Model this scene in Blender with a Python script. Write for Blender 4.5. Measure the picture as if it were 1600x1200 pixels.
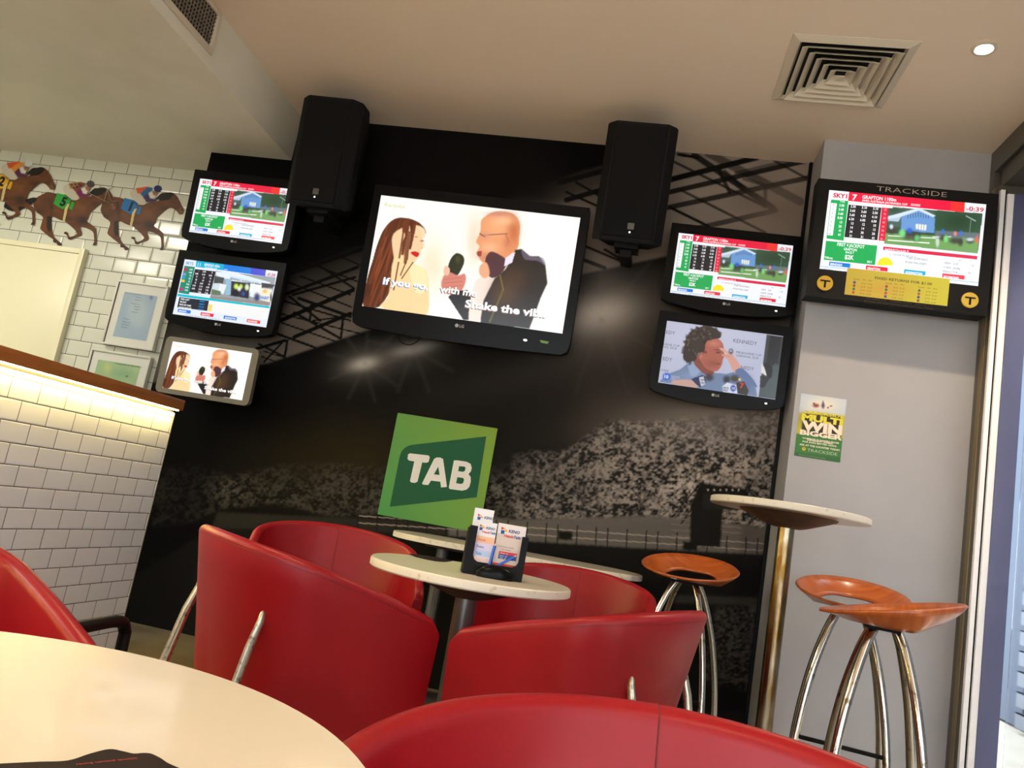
import bpy, bmesh, math, random
import numpy as np
from mathutils import Vector, Matrix
from mathutils.geometry import tessellate_polygon
for o in list(bpy.data.objects): bpy.data.objects.remove(o)
random.seed(5)
S = bpy.context.scene
COL = S.collection
pi = math.pi
R = math.radians

# ------------------------------------------------------------------ camera
EYE = Vector((0, 0, 0.94))
YAW, PITCH, ROLL, FOC = R(-10.0), R(9.39), R(10.05), 1202.0
_f = Vector((math.sin(YAW)*math.cos(PITCH), math.cos(YAW)*math.cos(PITCH), math.sin(PITCH)))
_r = Vector((math.cos(YAW), -math.sin(YAW), 0))
_u = _r.cross(_f)
CR = math.cos(ROLL)*_r + math.sin(ROLL)*_u
CU = -math.sin(ROLL)*_r + math.cos(ROLL)*_u
CF = _f
cam = bpy.data.cameras.new('camera')
cam.sensor_width = 36.0
cam.lens = 36.0*FOC/1600.0
cam.clip_start = 0.02
camo = bpy.data.objects.new('camera', cam)
COL.objects.link(camo)
camo.matrix_world = Matrix(((CR.x, CU.x, -CF.x, EYE.x), (CR.y, CU.y, -CF.y, EYE.y), (CR.z, CU.z, -CF.z, EYE.z), (0, 0, 0, 1)))
S.camera = camo

# ------------------------------------------------------------------ world, exposure, lights
S.view_settings.view_transform = 'Standard'
S.view_settings.look = 'None'
S.view_settings.exposure = 0.12
S.view_settings.gamma = 1.0
S.view_settings.use_curve_mapping = False
wd = bpy.data.worlds.new('sky'); S.world = wd
wd.use_nodes = True
wn = wd.node_tree
bgn = wn.nodes['Background']
bgn.inputs['Color'].default_value = (0.76, 0.88, 1.0, 1)
bgn.inputs['Strength'].default_value = 4.8

def area(name, loc, rot, sx, sy, power, col=(1, 1, 1), portal=False, spread=180):
    l = bpy.data.lights.new(name, 'AREA'); l.shape = 'RECTANGLE'; l.size = sx; l.size_y = sy
    l.energy = power; l.color = col; l.spread = R(spread)
    if portal: l.cycles.is_portal = True
    o = bpy.data.objects.new(name, l); COL.objects.link(o)
    o.location = loc; o.rotation_euler = rot
    return o
sun = bpy.data.lights.new('sun', 'SUN'); sun.energy = 18.0; sun.angle = R(1.5); sun.color = (1.0, 0.92, 0.82)
suno = bpy.data.objects.new('sun', sun); COL.objects.link(suno); suno.rotation_euler = (R(22), R(16), 0)   # high sun on the pavement, hardly reaching inside
# daylight comes through the glazed right-hand side and the open shopfront behind the camera
area('window_portal', (1.76, 0.2, 1.35), (0, R(90), 0), 2.7, 6.2, 1, portal=True)
area('shopfront_portal', (-0.8, -3.3, 1.1), (R(90), 0, 0), 4.4, 2.2, 1, portal=True)
WARM = (1.0, 0.74, 0.48)
DOWNLIGHTS = [(1.11, 2.98), (-0.6, 0.6), (-0.9, -1.2), (0.9, -0.9), (-1.5, 1.9)]  # first is the visible fitting; the others are unseen, added for warm fill
KITCHEN = [(-4.1, 2.9), (-3.6, 0.6), (-5.2, 1.8)]

# ------------------------------------------------------------------ colours and materials
def lin(c):
    c = c/255.0
    return c/12.92 if c <= 0.04045 else ((c+0.055)/1.055)**2.4
def rgb(r, g, b): return (lin(r), lin(g), lin(b), 1.0)
MATS = {}
def mat(name, col=(1, 1, 1, 1), rough=0.5, metal=0.0, emit=0.0, attr=False, noise=None, bump=None, coat=0.0, spec=0.5, trans=0.0):
    if name in MATS: return MATS[name]
    m = bpy.data.materials.new(name); m.use_nodes = True
    nt = m.node_tree; b = nt.nodes['Principled BSDF']
    b.inputs['Base Color'].default_value = col
    b.inputs['Roughness'].default_value = rough
    b.inputs['Metallic'].default_value = metal
    b.inputs['Specular IOR Level'].default_value = spec
    b.inputs['Coat Weight'].default_value = coat
    b.inputs['Transmission Weight'].default_value = trans
    if attr:
        a = nt.nodes.new('ShaderNodeAttribute'); a.attribute_name = 'Col'
        if emit > 0:
            nt.links.new(a.outputs['Color'], b.inputs['Emission Color'])
            b.inputs['Base Color'].default_value = (0.01, 0.01, 0.01, 1)
        else:
            nt.links.new(a.outputs['Color'], b.inputs['Base Color'])
    elif emit > 0:
        b.inputs['Emission Color'].default_value = col
    b.inputs['Emission Strength'].default_value = emit
    tc = None
    if noise or bump:
        tc = nt.nodes.new('ShaderNodeTexCoord')
    if noise:   # (scale, second colour, low, high, detail)
        n = nt.nodes.new('ShaderNodeTexNoise'); n.inputs['Scale'].default_value = noise[0]
        n.inputs['Detail'].default_value = noise[4] if len(noise) > 4 else 4
        if len(noise) > 5:
            mp = nt.nodes.new('ShaderNodeMapping'); mp.inputs['Scale'].default_value = noise[5]
            nt.links.new(tc.outputs['Object'], mp.inputs['Vector']); nt.links.new(mp.outputs['Vector'], n.inputs['Vector'])
        else:
            nt.links.new(tc.outputs['Object'], n.inputs['Vector'])
        r = nt.nodes.new('ShaderNodeValToRGB')
        r.color_ramp.elements[0].position = noise[2]; r.color_ramp.elements[1].position = noise[3]
        r.color_ramp.elements[0].color = col; r.color_ramp.elements[1].color = noise[1]
        nt.links.new(n.outputs['Fac'], r.inputs['Fac']); nt.links.new(r.outputs['Color'], b.inputs['Base Color'])
    if bump:    # (scale, strength, distance)
        n = nt.nodes.new('ShaderNodeTexNoise'); n.inputs['Scale'].default_value = bump[0]; n.inputs['Detail'].default_value = 3
        nt.links.new(tc.outputs['Object'], n.inputs['Vector'])
        bp = nt.nodes.new('ShaderNodeBump'); bp.inputs['Strength'].default_value = bump[1]; bp.inputs['Distance'].default_value = bump[2]
        nt.links.new(n.outputs['Fac'], bp.inputs['Height']); nt.links.new(bp.outputs['Normal'], b.inputs['Normal'])
    MATS[name] = m
    return m

def tile_mat(name, axis, u0, v0, bw, rh, tile, grout, rough, mort, bump_s, bevel):
    m = bpy.data.materials.new(name); m.use_nodes = True
    nt = m.node_tree; b = nt.nodes['Principled BSDF']
    tc = nt.nodes.new('ShaderNodeTexCoord'); sp = nt.nodes.new('ShaderNodeSeparateXYZ'); cb = nt.nodes.new('ShaderNodeCombineXYZ')
    nt.links.new(tc.outputs['Object'], sp.inputs[0])
    for k, (src, off) in enumerate(((axis, u0), ('Z', v0))):
        ad = nt.nodes.new('ShaderNodeMath'); ad.operation = 'SUBTRACT'; ad.inputs[1].default_value = off
        nt.links.new(sp.outputs[src], ad.inputs[0]); nt.links.new(ad.outputs[0], cb.inputs[k])
    def brick(ms, sm):
        t = nt.nodes.new('ShaderNodeTexBrick'); t.offset = 0.5; t.offset_frequency = 2; t.squash = 1
        t.inputs['Scale'].default_value = 1; t.inputs['Mortar Size'].default_value = ms; t.inputs['Mortar Smooth'].default_value = sm
        t.inputs['Brick Width'].default_value = bw; t.inputs['Row Height'].default_value = rh; t.inputs['Bias'].default_value = 0
        nt.links.new(cb.outputs[0], t.inputs['Vector'])
        return t
    t = brick(mort, 0.0)
    t.inputs['Color1'].default_value = tile; t.inputs['Color2'].default_value = tuple(c*0.95 for c in tile[:3])+(1,)
    t.inputs['Mortar'].default_value = grout
    nt.links.new(t.outputs['Color'], b.inputs['Base Color'])
    t2 = brick(bevel, 1.0)
    bp = nt.nodes.new('ShaderNodeBump'); bp.invert = True; bp.inputs['Strength'].default_value = bump_s; bp.inputs['Distance'].default_value = 0.004
    nt.links.new(t2.outputs['Fac'], bp.inputs['Height']); nt.links.new(bp.outputs['Normal'], b.inputs['Normal'])
    mr = nt.nodes.new('ShaderNodeMapRange'); mr.inputs['To Min'].default_value = rough; mr.inputs['To Max'].default_value = 0.8
    nt.links.new(t.outputs['Fac'], mr.inputs['Value']); nt.links.new(mr.outputs['Result'], b.inputs['Roughness'])
    return m

M_CEIL = mat('ceiling_paint', rgb(238, 220, 198), 0.75, bump=(60, 0.05, 0.002))
M_SOFF = mat('soffit_paint', rgb(226, 222, 206), 0.75, noise=(3, rgb(218, 214, 196), 0.4, 0.7))
M_FLOOR = mat('floor_tile', rgb(120, 112, 92), 0.35, noise=(4, rgb(96, 88, 66), 0.35, 0.7))
M_GREY = mat('grey_wall_paint', rgb(172, 172, 176), 0.6, noise=(2.2, rgb(164, 164, 168), 0.4, 0.7))
M_BLACKW = mat('black_wall_paint', rgb(8, 7, 7), 0.6, spec=0.08)
M_MURAL = mat('printed_mural', attr=True, rough=0.65, spec=0.06)
M_PRINT = mat('printed_sheet', attr=True, rough=0.5, spec=0.3)
M_SCREEN = mat('lit_screen', attr=True, rough=0.2, emit=1.0)
M_SCREEN_HOT = mat('bright_lit_screen', attr=True, rough=0.2, emit=1.0)
M_GLOSSBLK = mat('gloss_black_plastic', rgb(6, 6, 7), 0.3, spec=0.14)
M_BLK = mat('black_plastic', rgb(9, 9, 9), 0.5, spec=0.18)
M_MATTBLK = mat('matt_black_metal', rgb(11, 11, 11), 0.65, spec=0.2, bump=(400, 0.2, 0.001))
M_SILV = mat('silver_plastic', rgb(150, 145, 132), 0.22, metal=0.6)
M_VINYL = mat('red_vinyl', rgb(150, 15, 24), 0.36, noise=(3.0, rgb(128, 11, 20), 0.35, 0.75, 3), bump=(260, 0.10, 0.001), spec=0.3)
M_SEAM = mat('dark_red_stitching', rgb(104, 13, 20), 0.5)
M_CHROME = mat('worn_chrome', rgb(200, 192, 178), 0.16, metal=1.0, noise=(30, rgb(130, 112, 86), 0.60, 0.72, 5))
M_BRUSH = mat('brushed_leg_metal', rgb(196, 188, 168), 0.3, metal=0.85, noise=(60, rgb(110, 96, 76), 0.55, 0.7, 5))
M_TARN = mat('tarnished_steel', rgb(150, 136, 112), 0.25, metal=1.0, noise=(9, rgb(110, 82, 36), 0.42, 0.62, 6, (3, 3, 0.8)))
M_GREYST = mat('grey_table_post', rgb(120, 118, 114), 0.35, metal=0.7)
M_LAM = mat('cream_laminate', rgb(222, 214, 196), 0.24, noise=(5, rgb(226, 218, 198), 0.4, 0.7), coat=0.3)
M_LAMEDGE = mat('laminate_edge', rgb(226, 218, 200), 0.4, noise=(40, rgb(190, 176, 150), 0.6, 0.75))
M_BROWN = mat('dark_brown_table_underside', rgb(74, 52, 34), 0.5, noise=(12, rgb(48, 34, 24), 0.4, 0.65))
M_SEATW = mat('orange_plywood', rgb(186, 96, 36), 0.28, noise=(7, rgb(160, 74, 26), 0.35, 0.7, 4, (1, 9, 1)), coat=0.25)
M_CAP = mat('counter_timber', rgb(168, 104, 50), 0.45, noise=(5, rgb(150, 88, 40), 0.35, 0.7, 4, (9, 1, 9)))
M_WALU = mat('white_aluminium', rgb(250, 250, 252), 0.3)
M_FRAMEG = mat('grey_bronze_frame', rgb(96, 92, 84), 0.4, metal=0.3)
M_FRAMEB = mat('brown_frame_strip', rgb(128, 112, 80), 0.4, metal=0.4)
M_NAVY = mat('navy_stile', rgb(84, 88, 124), 0.4)
M_OUT = mat('outside_render', rgb(86, 94, 108), 0.8)
M_LOUV = mat('outside_louvre', rgb(112, 116, 124), 0.5)
M_WHITEPL = mat('white_vent_paint', rgb(214, 204, 184), 0.5)
M_DARKIN = mat('duct_darkness', rgb(12, 10, 9), 0.9)
M_CREAMD = mat('cream_door_paint', rgb(226, 220, 184), 0.3)
M_FRAMEW = mat('white_picture_frame', rgb(206, 204, 190), 0.35)
M_RED_EDGE = mat('frame_inner_line', rgb(90, 46, 34), 0.5)  # red-brown line along the frame's inner left edge
M_LED = mat('warm_led_strip', (1.0, 0.78, 0.24, 1), emit=170.0)
M_LAMP = mat('downlight_glow', (1.0, 0.80, 0.55, 1), emit=60.0)
M_WHITE = mat('white_plastic', rgb(228, 226, 220), 0.4)
M_PENCIL = mat('blue_pencil_paint', rgb(20, 84, 190), 0.35)
M_PENCW = mat('pencil_wood', rgb(220, 180, 130), 0.6)
M_GOLD = mat('gold_badge', rgb(206, 168, 60), 0.3, metal=0.5)
M_LOGO = mat('pale_logo_print', rgb(180, 180, 178), 0.4)
M_DOT = mat('power_light_glow', (1, 1, 1, 1), emit=1.6)
M_GLASS = mat('window_glass', (1, 1, 1, 1), 0.02, trans=1.0)

# ------------------------------------------------------------------ object helpers
def setp(o, label=None, cat=None, group=None, kind=None):
    if label: o['label'] = label
    if cat: o['category'] = cat
    if group: o['group'] = group
    if kind: o['kind'] = kind
    return o
def frame_matrix(c, rx, up, n):
    return Matrix(((rx[0], up[0], n[0], c[0]), (rx[1], up[1], n[1], c[1]), (rx[2], up[2], n[2], c[2]), (0, 0, 0, 1)))
def thing(name, label, cat, loc=(0, 0, 0), rz=0.0, group=None, M=None):
    o = bpy.data.objects.new(name, None); COL.objects.link(o)
    o.empty_display_size = 0.1
    if M is not None: o.matrix_world = M
    else: o.location = loc; o.rotation_euler = (0, 0, rz)
    return setp(o, label, cat, group)
def link(name, bm, m, parent=None, smooth=True, ang=35):
    me = bpy.data.meshes.new(name)
    bm.normal_update()
    bm.to_mesh(me); bm.free()
    if smooth:
        me.shade_smooth()
        me.set_sharp_from_angle(angle=R(ang))
    for x in (m if isinstance(m, (list, tuple)) else [m]): me.materials.append(x)
    o = bpy.data.objects.new(name, me); COL.objects.link(o)
    if parent is not None: o.parent = parent
    return o
def box(bm, x0, x1, y0, y1, z0, z1, bev=0.0, seg=2, M=None, mi=0):
    vs = [bm.verts.new(Vector(p)) for p in ((x0, y0, z0), (x1, y0, z0), (x1, y1, z0), (x0, y1, z0), (x0, y0, z1), (x1, y0, z1), (x1, y1, z1), (x0, y1, z1))]
    fs = [bm.faces.new([vs[i] for i in q]) for q in ((0, 3, 2, 1), (4, 5, 6, 7), (0, 1, 5, 4), (1, 2, 6, 5), (2, 3, 7, 6), (3, 0, 4, 7))]
    for f in fs: f.material_index = mi
    if bev > 0:
        es = list({e for f in fs for e in f.edges})
        r = bmesh.ops.bevel(bm, geom=es, offset=bev, segments=seg, affect='EDGES', profile=0.6)
        for f in r['faces']: f.material_index = mi
        if M is not None:
            vv = {v for f in r['faces'] for v in f.verts} | {v for f in fs if f.is_valid for v in f.verts}
            for v in vv: v.co = M @ v.co
    elif M is not None:
        for v in vs: v.co = M @ v.co
    return bm
def prism(bm, pts, z0, z1, M=None, bev=0.0, mi=0):
    """extrude a 2-D outline (x, y) between z0 and z1"""
    if M is None: M = Matrix.Identity(4)
    a = sum(pts[i][0]*pts[(i+1) % len(pts)][1]-pts[(i+1) % len(pts)][0]*pts[i][1] for i in range(len(pts)))
    if a < 0: pts = pts[::-1]
    lo = [bm.verts.new(M @ Vector((p[0], p[1], z0))) for p in pts]
    hi = [bm.verts.new(M @ Vector((p[0], p[1], z1))) for p in pts]
    n = len(pts)
    fs = [bm.faces.new(hi), bm.faces.new(lo[::-1])]
    for i in range(n): fs.append(bm.faces.new((lo[i], lo[(i+1) % n], hi[(i+1) % n], hi[i])))
    for f in fs: f.material_index = mi
    if bev > 0:
        bmesh.ops.bevel(bm, geom=list(fs[0].edges), offset=bev, segments=3, affect='EDGES')
    return bm
def tube(bm, pts, rad, seg=12, cap=True, flat=1.0, mi=0, upv=None):
    pts = [Vector(p) for p in pts]; n = len(pts)
    rr = rad if isinstance(rad, (list, tuple)) else [rad]*n
    prev = None; rings = []
    for i, p in enumerate(pts):
        t = (pts[min(i+1, n-1)]-pts[max(i-1, 0)]).normalized()
        if prev is None:
            a = upv if upv is not None else (Vector((0, 0, 1)) if abs(t.z) < 0.9 else Vector((1, 0, 0)))
            u = (Vector(a)-t*t.dot(Vector(a))).normalized()
        else: u = (prev-t*t.dot(prev)).normalized()
        prev = u; w = t.cross(u)
        rings.append([bm.verts.new(p+u*math.cos(2*pi*k/seg)*rr[i]+w*math.sin(2*pi*k/seg)*rr[i]*flat) for k in range(seg)])
    for i in range(n-1):
        for k in range(seg):
            f = bm.faces.new((rings[i][k], rings[i][(k+1) % seg], rings[i+1][(k+1) % seg], rings[i+1][k])); f.material_index = mi
    if cap:
        bm.faces.new(rings[0][::-1]).material_index = mi; bm.faces.new(rings[-1]).material_index = mi
    return bm
def lathe(bm, prof, c=(0, 0), seg=48, mi=0):
    rings = []
    for r, z in prof:
        if r < 1e-6: rings.append([bm.verts.new((c[0], c[1], z))])
        else: rings.append([bm.verts.new((c[0]+r*math.cos(2*pi*k/seg), c[1]+r*math.sin(2*pi*k/seg), z)) for k in range(seg)])
    for a, b in zip(rings, rings[1:]):
        for k in range(seg):
            k2 = (k+1) % seg
            if len(a) == 1 and len(b) > 1: f = bm.faces.new((a[0], b[k2], b[k]))
            elif len(b) == 1 and len(a) > 1: f = bm.faces.new((a[k], a[k2], b[0]))
            elif len(a) > 1: f = bm.faces.new((a[k], a[k2], b[k2], b[k]))
            else: continue
            f.material_index = mi
    bmesh.ops.recalc_face_normals(bm, faces=bm.faces)
    return bm
def smooth_pts(pts, n=6, closed=True):
    P = [np.array(p, float) for p in pts]; m = len(P); out = []
    for i in range(m if closed else m-1):
        if closed: p0, p1, p2, p3 = P[(i-1) % m], P[i], P[(i+1) % m], P[(i+2) % m]
        else: p0, p1, p2, p3 = P[max(i-1, 0)], P[i], P[i+1], P[min(i+2, m-1)]
        for k in range(n):
            t = k/n
            out.append(0.5*((2*p1)+(-p0+p2)*t+(2*p0-5*p1+4*p2-p3)*t*t+(-p0+3*p1-3*p2+p3)*t**3))
    if not closed: out.append(P[-1])
    return [tuple(p) for p in out]
def struct(name, bm, m, parent=None, smooth=False):
    o = link(name, bm, m, parent, smooth)
    if parent is None: o['kind'] = 'structure'
    return o

# ------------------------------------------------------------------ surfaces drawn on a plane (prints, screens)
_eye = np.array(EYE); _M = np.array([list(CR), list(-CU), list(CF)])
def ray(x, y): return _M.T @ np.array([(x-800)/FOC, (y-600)/FOC, 1.0])
def onY(x, y, Y): r = ray(x, y); return _eye+r*((Y-_eye[1])/r[1])
def onX(x, y, X): r = ray(x, y); return _eye+r*((X-_eye[0])/r[0])
def onZ(x, y, Z): r = ray(x, y); return _eye+r*((Z-_eye[2])/r[2])
class Plane:
    """a flat sheet in the room: centre, tilt (forward lean) and yaw; local x right, y up, z out of the sheet"""
    def __init__(s, c, tilt=0.0, yaw=0.0):
        s.c = np.array(c, float); t, y = R(tilt), R(yaw)
        s.rx = np.array([math.cos(y), math.sin(y), 0]); out = np.array([math.sin(y), -math.cos(y), 0])
        s.up = np.array([0, 0, 1.0])*math.cos(t)+out*math.sin(t)
        s.n = np.cross(s.rx, s.up)
        s.M = frame_matrix(s.c, s.rx, s.up, s.n)
    def loc(s, x, y):
        r = ray(x, y); p = _eye+r*(np.dot(s.c-_eye, s.n)/np.dot(r, s.n)); d = p-s.c
        return float(d@s.rx), float(d@s.up)
    def px(s, X, Y):
        p = s.c[None]+X.ravel()[:, None]*s.rx+Y.ravel()[:, None]*s.up-_eye
        q = p @ _M.T
        return (800+FOC*q[:, 0]/q[:, 2]).reshape(X.shape), (600+FOC*q[:, 1]/q[:, 2]).reshape(X.shape)
def lattice(U, V, seed):
    iu = np.floor(U).astype(np.int64); iv = np.floor(V).astype(np.int64); fu = U-iu; fv = V-iv
    fu = fu*fu*(3-2*fu); fv = fv*fv*(3-2*fv)
    def h(a, b):
        n = (a*374761393+b*668265263+seed*1274126177) & 0x7fffffff
        n = ((n ^ (n >> 13))*1274126177) & 0x7fffffff
        return ((n ^ (n >> 16)) & 0xffff)/65535.0
    return (h(iu, iv)*(1-fu)+h(iu+1, iv)*fu)*(1-fv)+(h(iu, iv+1)*(1-fu)+h(iu+1, iv+1)*fu)*fv
def lc(c): return np.array([lin(v) for v in c[:3]])
def blur(a, n):
    for _ in range(n):
        a = np.pad(a, 1, mode='edge'); a = (a[:-2]+2*a[1:-1]+a[2:])/4; a = (a[:, :-2]+2*a[:, 1:-1]+a[:, 2:])/4
    return a
class Canvas:
    def __init__(s, pl, crop, rect, nx, ny):
        """rect = local x0,x1,y0,y1; crop = origin and scale the outlines were measured in"""
        s.pl, s.crop = pl, crop
        x = np.linspace(rect[0], rect[1], nx); y = np.linspace(rect[2], rect[3], ny)
        s.X, s.Y = np.meshgrid(x, y)
        px, py = pl.px(s.X, s.Y)
        s.U = (px-crop[0])*crop[2]; s.V = (py-crop[1])*crop[2]
        s.C = np.zeros(s.X.shape+(3,)); s.extra = []; s.keep = None
    def loc(s, x, y): return s.pl.loc(s.crop[0]+x/s.crop[2], s.crop[1]+y/s.crop[2])
    def mask(s, pts, sm=False, soft=0):
        if sm: pts = smooth_pts(pts, 5)
        m = np.zeros(s.U.shape, bool); n = len(pts)
        for i in range(n):
            (x1, y1), (x2, y2) = pts[i], pts[(i+1) % n]
            if y1 == y2: continue
            c = ((s.V < y1) != (s.V < y2)) & (s.U < (x2-x1)*(s.V-y1)/(y2-y1)+x1)
            m ^= c
        a = m.astype(float)
        return blur(a, soft) if soft else a
    def mix(s, a, col, op=1.0):
        a = (a*op)[..., None]; s.C = s.C*(1-a)+(col if isinstance(col, np.ndarray) and col.ndim == 3 else lc(col))*a
    def poly(s, pts, col, sm=False, soft=1, op=1.0): s.mix(s.mask(pts, sm, soft), col, op)
    def blob(s, cx, cy, rx, ry, col, op=1.0, rot=0, p=2.0):
        c, q = math.cos(R(rot)), math.sin(R(rot)); du, dv = s.U-cx, s.V-cy
        d = ((du*c+dv*q)/rx)**2+((-du*q+dv*c)/ry)**2
        s.mix(np.exp(-d**(p/2)), col, op)
    def line(s, a, b, w, col, op=1.0, soft=None):
        ax, ay = a; bx, by = b; dx, dy = bx-ax, by-ay; L = dx*dx+dy*dy
        t = np.clip(((s.U-ax)*dx+(s.V-ay)*dy)/L, 0, 1); d = np.hypot(s.U-ax-dx*t, s.V-ay-dy*t)
        e = soft if soft else max(w*0.2, s.crop[2]*0.7)
        s.mix(np.clip((w/2-d)/e+0.5, 0, 1), col, op)
    def shape(s, pts, col, z=0.0004, sm=False):
        """crisp flat outline lying on the sheet"""
        if sm: pts = smooth_pts(pts, 5)
        s.shape_local([s.loc(*p) for p in pts], col, z)
    def shape_local(s, q, col, z=0.0004):
        tri = tessellate_polygon([[Vector((a, b, 0)) for a, b in q]])
        s.extra.append((np.array([(a, b, z) for a, b in q]), [tuple(t) for t in tri], lc(col)))
    def text(s, st, x, y, h, col, align='L', bold=0.0, z=0.0008, sx=1.0, shear=0.0, ang=None, w=None):
        """x, y = left (or centre) point of the text's mid-line, h = capital height, in crop units"""
        v, f = text_mesh(st, bold); v = v.copy()
        p = self_p = s.loc(x, y); q = s.loc(x+h*0.2*0.97, y+h*0.2*-0.0+0); k = s.loc(x-h*0.0, y)
        u1 = s.loc(x-1.76*h/10, y+9.84*h/10); sc = math.hypot(u1[0]-p[0], u1[1]-p[1])/h*1.0
        hh = h*sc
        v[:, 0] *= sx
        v[:, 0] += v[:, 1]*shear
        if w is not None: v[:, 0] *= (w/h)/max(1e-6, v[:, 0].max())
        wd_ = v[:, 0].max()-v[:, 0].min() if len(v) else 0
        if align == 'C': v[:, 0] -= wd_/2
        if align == 'R': v[:, 0] -= wd_
        v[:, 1] -= 0.5
        v *= hh
        if ang: 
            c_, s_ = math.cos(R(ang)), math.sin(R(ang)); v = np.stack([v[:, 0]*c_-v[:, 1]*s_, v[:, 0]*s_+v[:, 1]*c_], 1)
        V = np.stack([v[:, 0]+p[0], v[:, 1]+p[1], np.full(len(v), z)], 1)
        s.extra.append((V, f, lc(col)))
    def build(s, name, m, parent=None, base_z=0.0, scale=1.0, keep=None, nosplit=None):
        ny, nx = s.X.shape
        V = np.stack([s.X.ravel(), s.Y.ravel(), np.full(s.X.size, base_z)], 1); C = s.C.reshape(-1, 3)
        idx = np.arange(nx*ny).reshape(ny, nx)
        F = np.stack([idx[:-1, :-1], idx[:-1, 1:], idx[1:, 1:], idx[1:, :-1]], -1).reshape(-1, 4)
        if keep is not None:
            kk = (keep[:-1, :-1]+keep[:-1, 1:]+keep[1:, 1:]+keep[1:, :-1]).ravel()/4 > 0.5
            F = F[kk]; used = np.unique(F); remap = -np.ones(len(V), int); remap[used] = np.arange(len(used))
            V = V[used]; C = C[used]; F = remap[F]
        verts = [V]; cols = [C]; n = len(V); loops = [F.ravel()]; sizes = [np.full(len(F), 4)]
        for v, f, c in s.extra:
            if not len(f): continue
            v = v.copy(); v[:, 2] += base_z
            verts.append(v); cols.append(np.tile(c, (len(v), 1)))
            loops.append(np.array([i for t in f for i in t])+n); sizes.append(np.array([len(t) for t in f])); n += len(v)
        V = np.concatenate(verts)*scale; C = np.concatenate(cols); Lp = np.concatenate(loops); Sz = np.concatenate(sizes)
        me = bpy.data.meshes.new(name)
        me.vertices.add(len(V)); me.vertices.foreach_set('co', V.astype(np.float32).ravel())
        me.loops.add(len(Lp)); me.loops.foreach_set('vertex_index', Lp.astype(np.int32))
        me.polygons.add(len(Sz)); st = np.concatenate([[0], np.cumsum(Sz)[:-1]])
        me.polygons.foreach_set('loop_start', st.astype(np.int32))
        me.update(calc_edges=True); me.validate()
        at = me.color_attributes.new('Col', 'FLOAT_COLOR', 'POINT')
        cc = np.concatenate([np.clip(C, 0, None), np.ones((len(C), 1))], 1)
        if len(me.vertices) == len(cc): at.data.foreach_set('color', cc.astype(np.float32).ravel())
        me.materials.append(m)
        o = bpy.data.objects.new(name, me); COL.objects.link(o)
        if parent is not None: o.parent = parent
        return o
_tc = {}
def text_mesh(st, bold=0.0):
    key = (st, bold)
    if key in _tc: return _tc[key]
    cu = bpy.data.curves.new('t', 'FONT'); cu.body = st; cu.size = 1.0; cu.offset = bold; cu.resolution_u = 2
    ob = bpy.data.objects.new('t', cu); COL.objects.link(ob)
    dg = bpy.context.evaluated_depsgraph_get(); ev = ob.evaluated_get(dg); me = ev.to_mesh()
    v = np.array([(p.co.x, p.co.y) for p in me.vertices]).reshape(-1, 2); f = [tuple(q.vertices) for q in me.polygons]
    fix = []
    for t in f:
        a = 0
        for i in range(len(t)):
            x1, y1 = v[t[i]]; x2, y2 = v[t[(i+1) % len(t)]]; a += x1*y2-x2*y1
        fix.append(t if a > 0 else t[::-1])
    ev.to_mesh_clear(); bpy.data.objects.remove(ob); bpy.data.curves.remove(cu)
    if len(v): v = v-np.array([v[:, 0].min(), 0])
    v = v/0.73 if len(v) else v
    _tc[key] = (v, fix)
    return _tc[key]

# ------------------------------------------------------------------ the room
ZC, ZS, XB = 3.054, 2.771, -2.277
T_FRONT = tile_mat('white_counter_tiles', 'Y', 2.474-0.1455*30, 0.7145-0.0795*9, 0.1455, 0.0795, rgb(224, 226, 236), rgb(54, 46, 50), 0.14, 0.0016, 0.2, 0.006)
T_BACK = tile_mat('bevelled_wall_tiles', 'X', -4.426-0.1667*30, 2.6965-0.0965*29, 0.1667, 0.0965, rgb(206, 206, 188), rgb(52, 48, 42), 0.16, 0.0019, 0.35, 0.014)
bm = bmesh.new(); box(bm, -6.1, 1.8, -3.45, 4.5, -0.1, 0.0); struct('floor', bm, M_FLOOR)
bm = bmesh.new(); box(bm, -9.0, 9.0, -12.0, -3.451, -0.12, -0.02); box(bm, 1.801, 9.0, -3.45, 9.0, -0.12, -0.02); struct('floor_pavement', bm, mat('pale_paving', rgb(204, 192, 172), 0.8, noise=(2, rgb(190, 178, 158), .4, .7)))  # unseen pavement, made pale to bounce sunlight up to the ceiling
bm = bmesh.new(); box(bm, XB, 1.80, -3.5, 4.5, ZC, ZC+0.15); struct('ceiling', bm, M_CEIL)
# lowered ceiling over the serving area with the bulkhead face towards the room
bm = bmesh.new(); box(bm, -6.1, XB, -3.5, 4.5, ZS, ZC+0.15); struct('ceiling_lowered', bm, M_SOFF)
bm = bmesh.new(); box(bm, -2.807, 1.6, 4.05, 4.42, 0, ZC); wb = struct('wall_back', bm, M_BLACKW)
bm = bmesh.new(); box(bm, -6.1, -2.807, 4.36, 4.5, 0, ZS); struct('wall_rear', bm, T_BACK)
bm = bmesh.new(); box(bm, -6.1, -6.0, -3.5, 4.5, 0, ZS); struct('wall_left', bm, M_SOFF)
bm = bmesh.new()
box(bm, -6.1, -3.0, -3.45, -3.3, 0, ZC); box(bm, -3.0, 1.4, -3.45, -3.3, 2.2, ZC); box(bm, 1.4, 1.80, -3.45, -3.3, 0, ZC)
struct('wall_front', bm, M_CEIL)
bm = bmesh.new(); box(bm, 0.70, 1.60, 3.785, 4.05, 0, ZC); struct('wall_pier', bm, M_GREY)
bm = bmesh.new(); box(bm, 0.682, 0.699, 4.030, 4.0499, 0, ZC, 0.002); struct('trim_1', bm, M_BLK)
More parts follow.
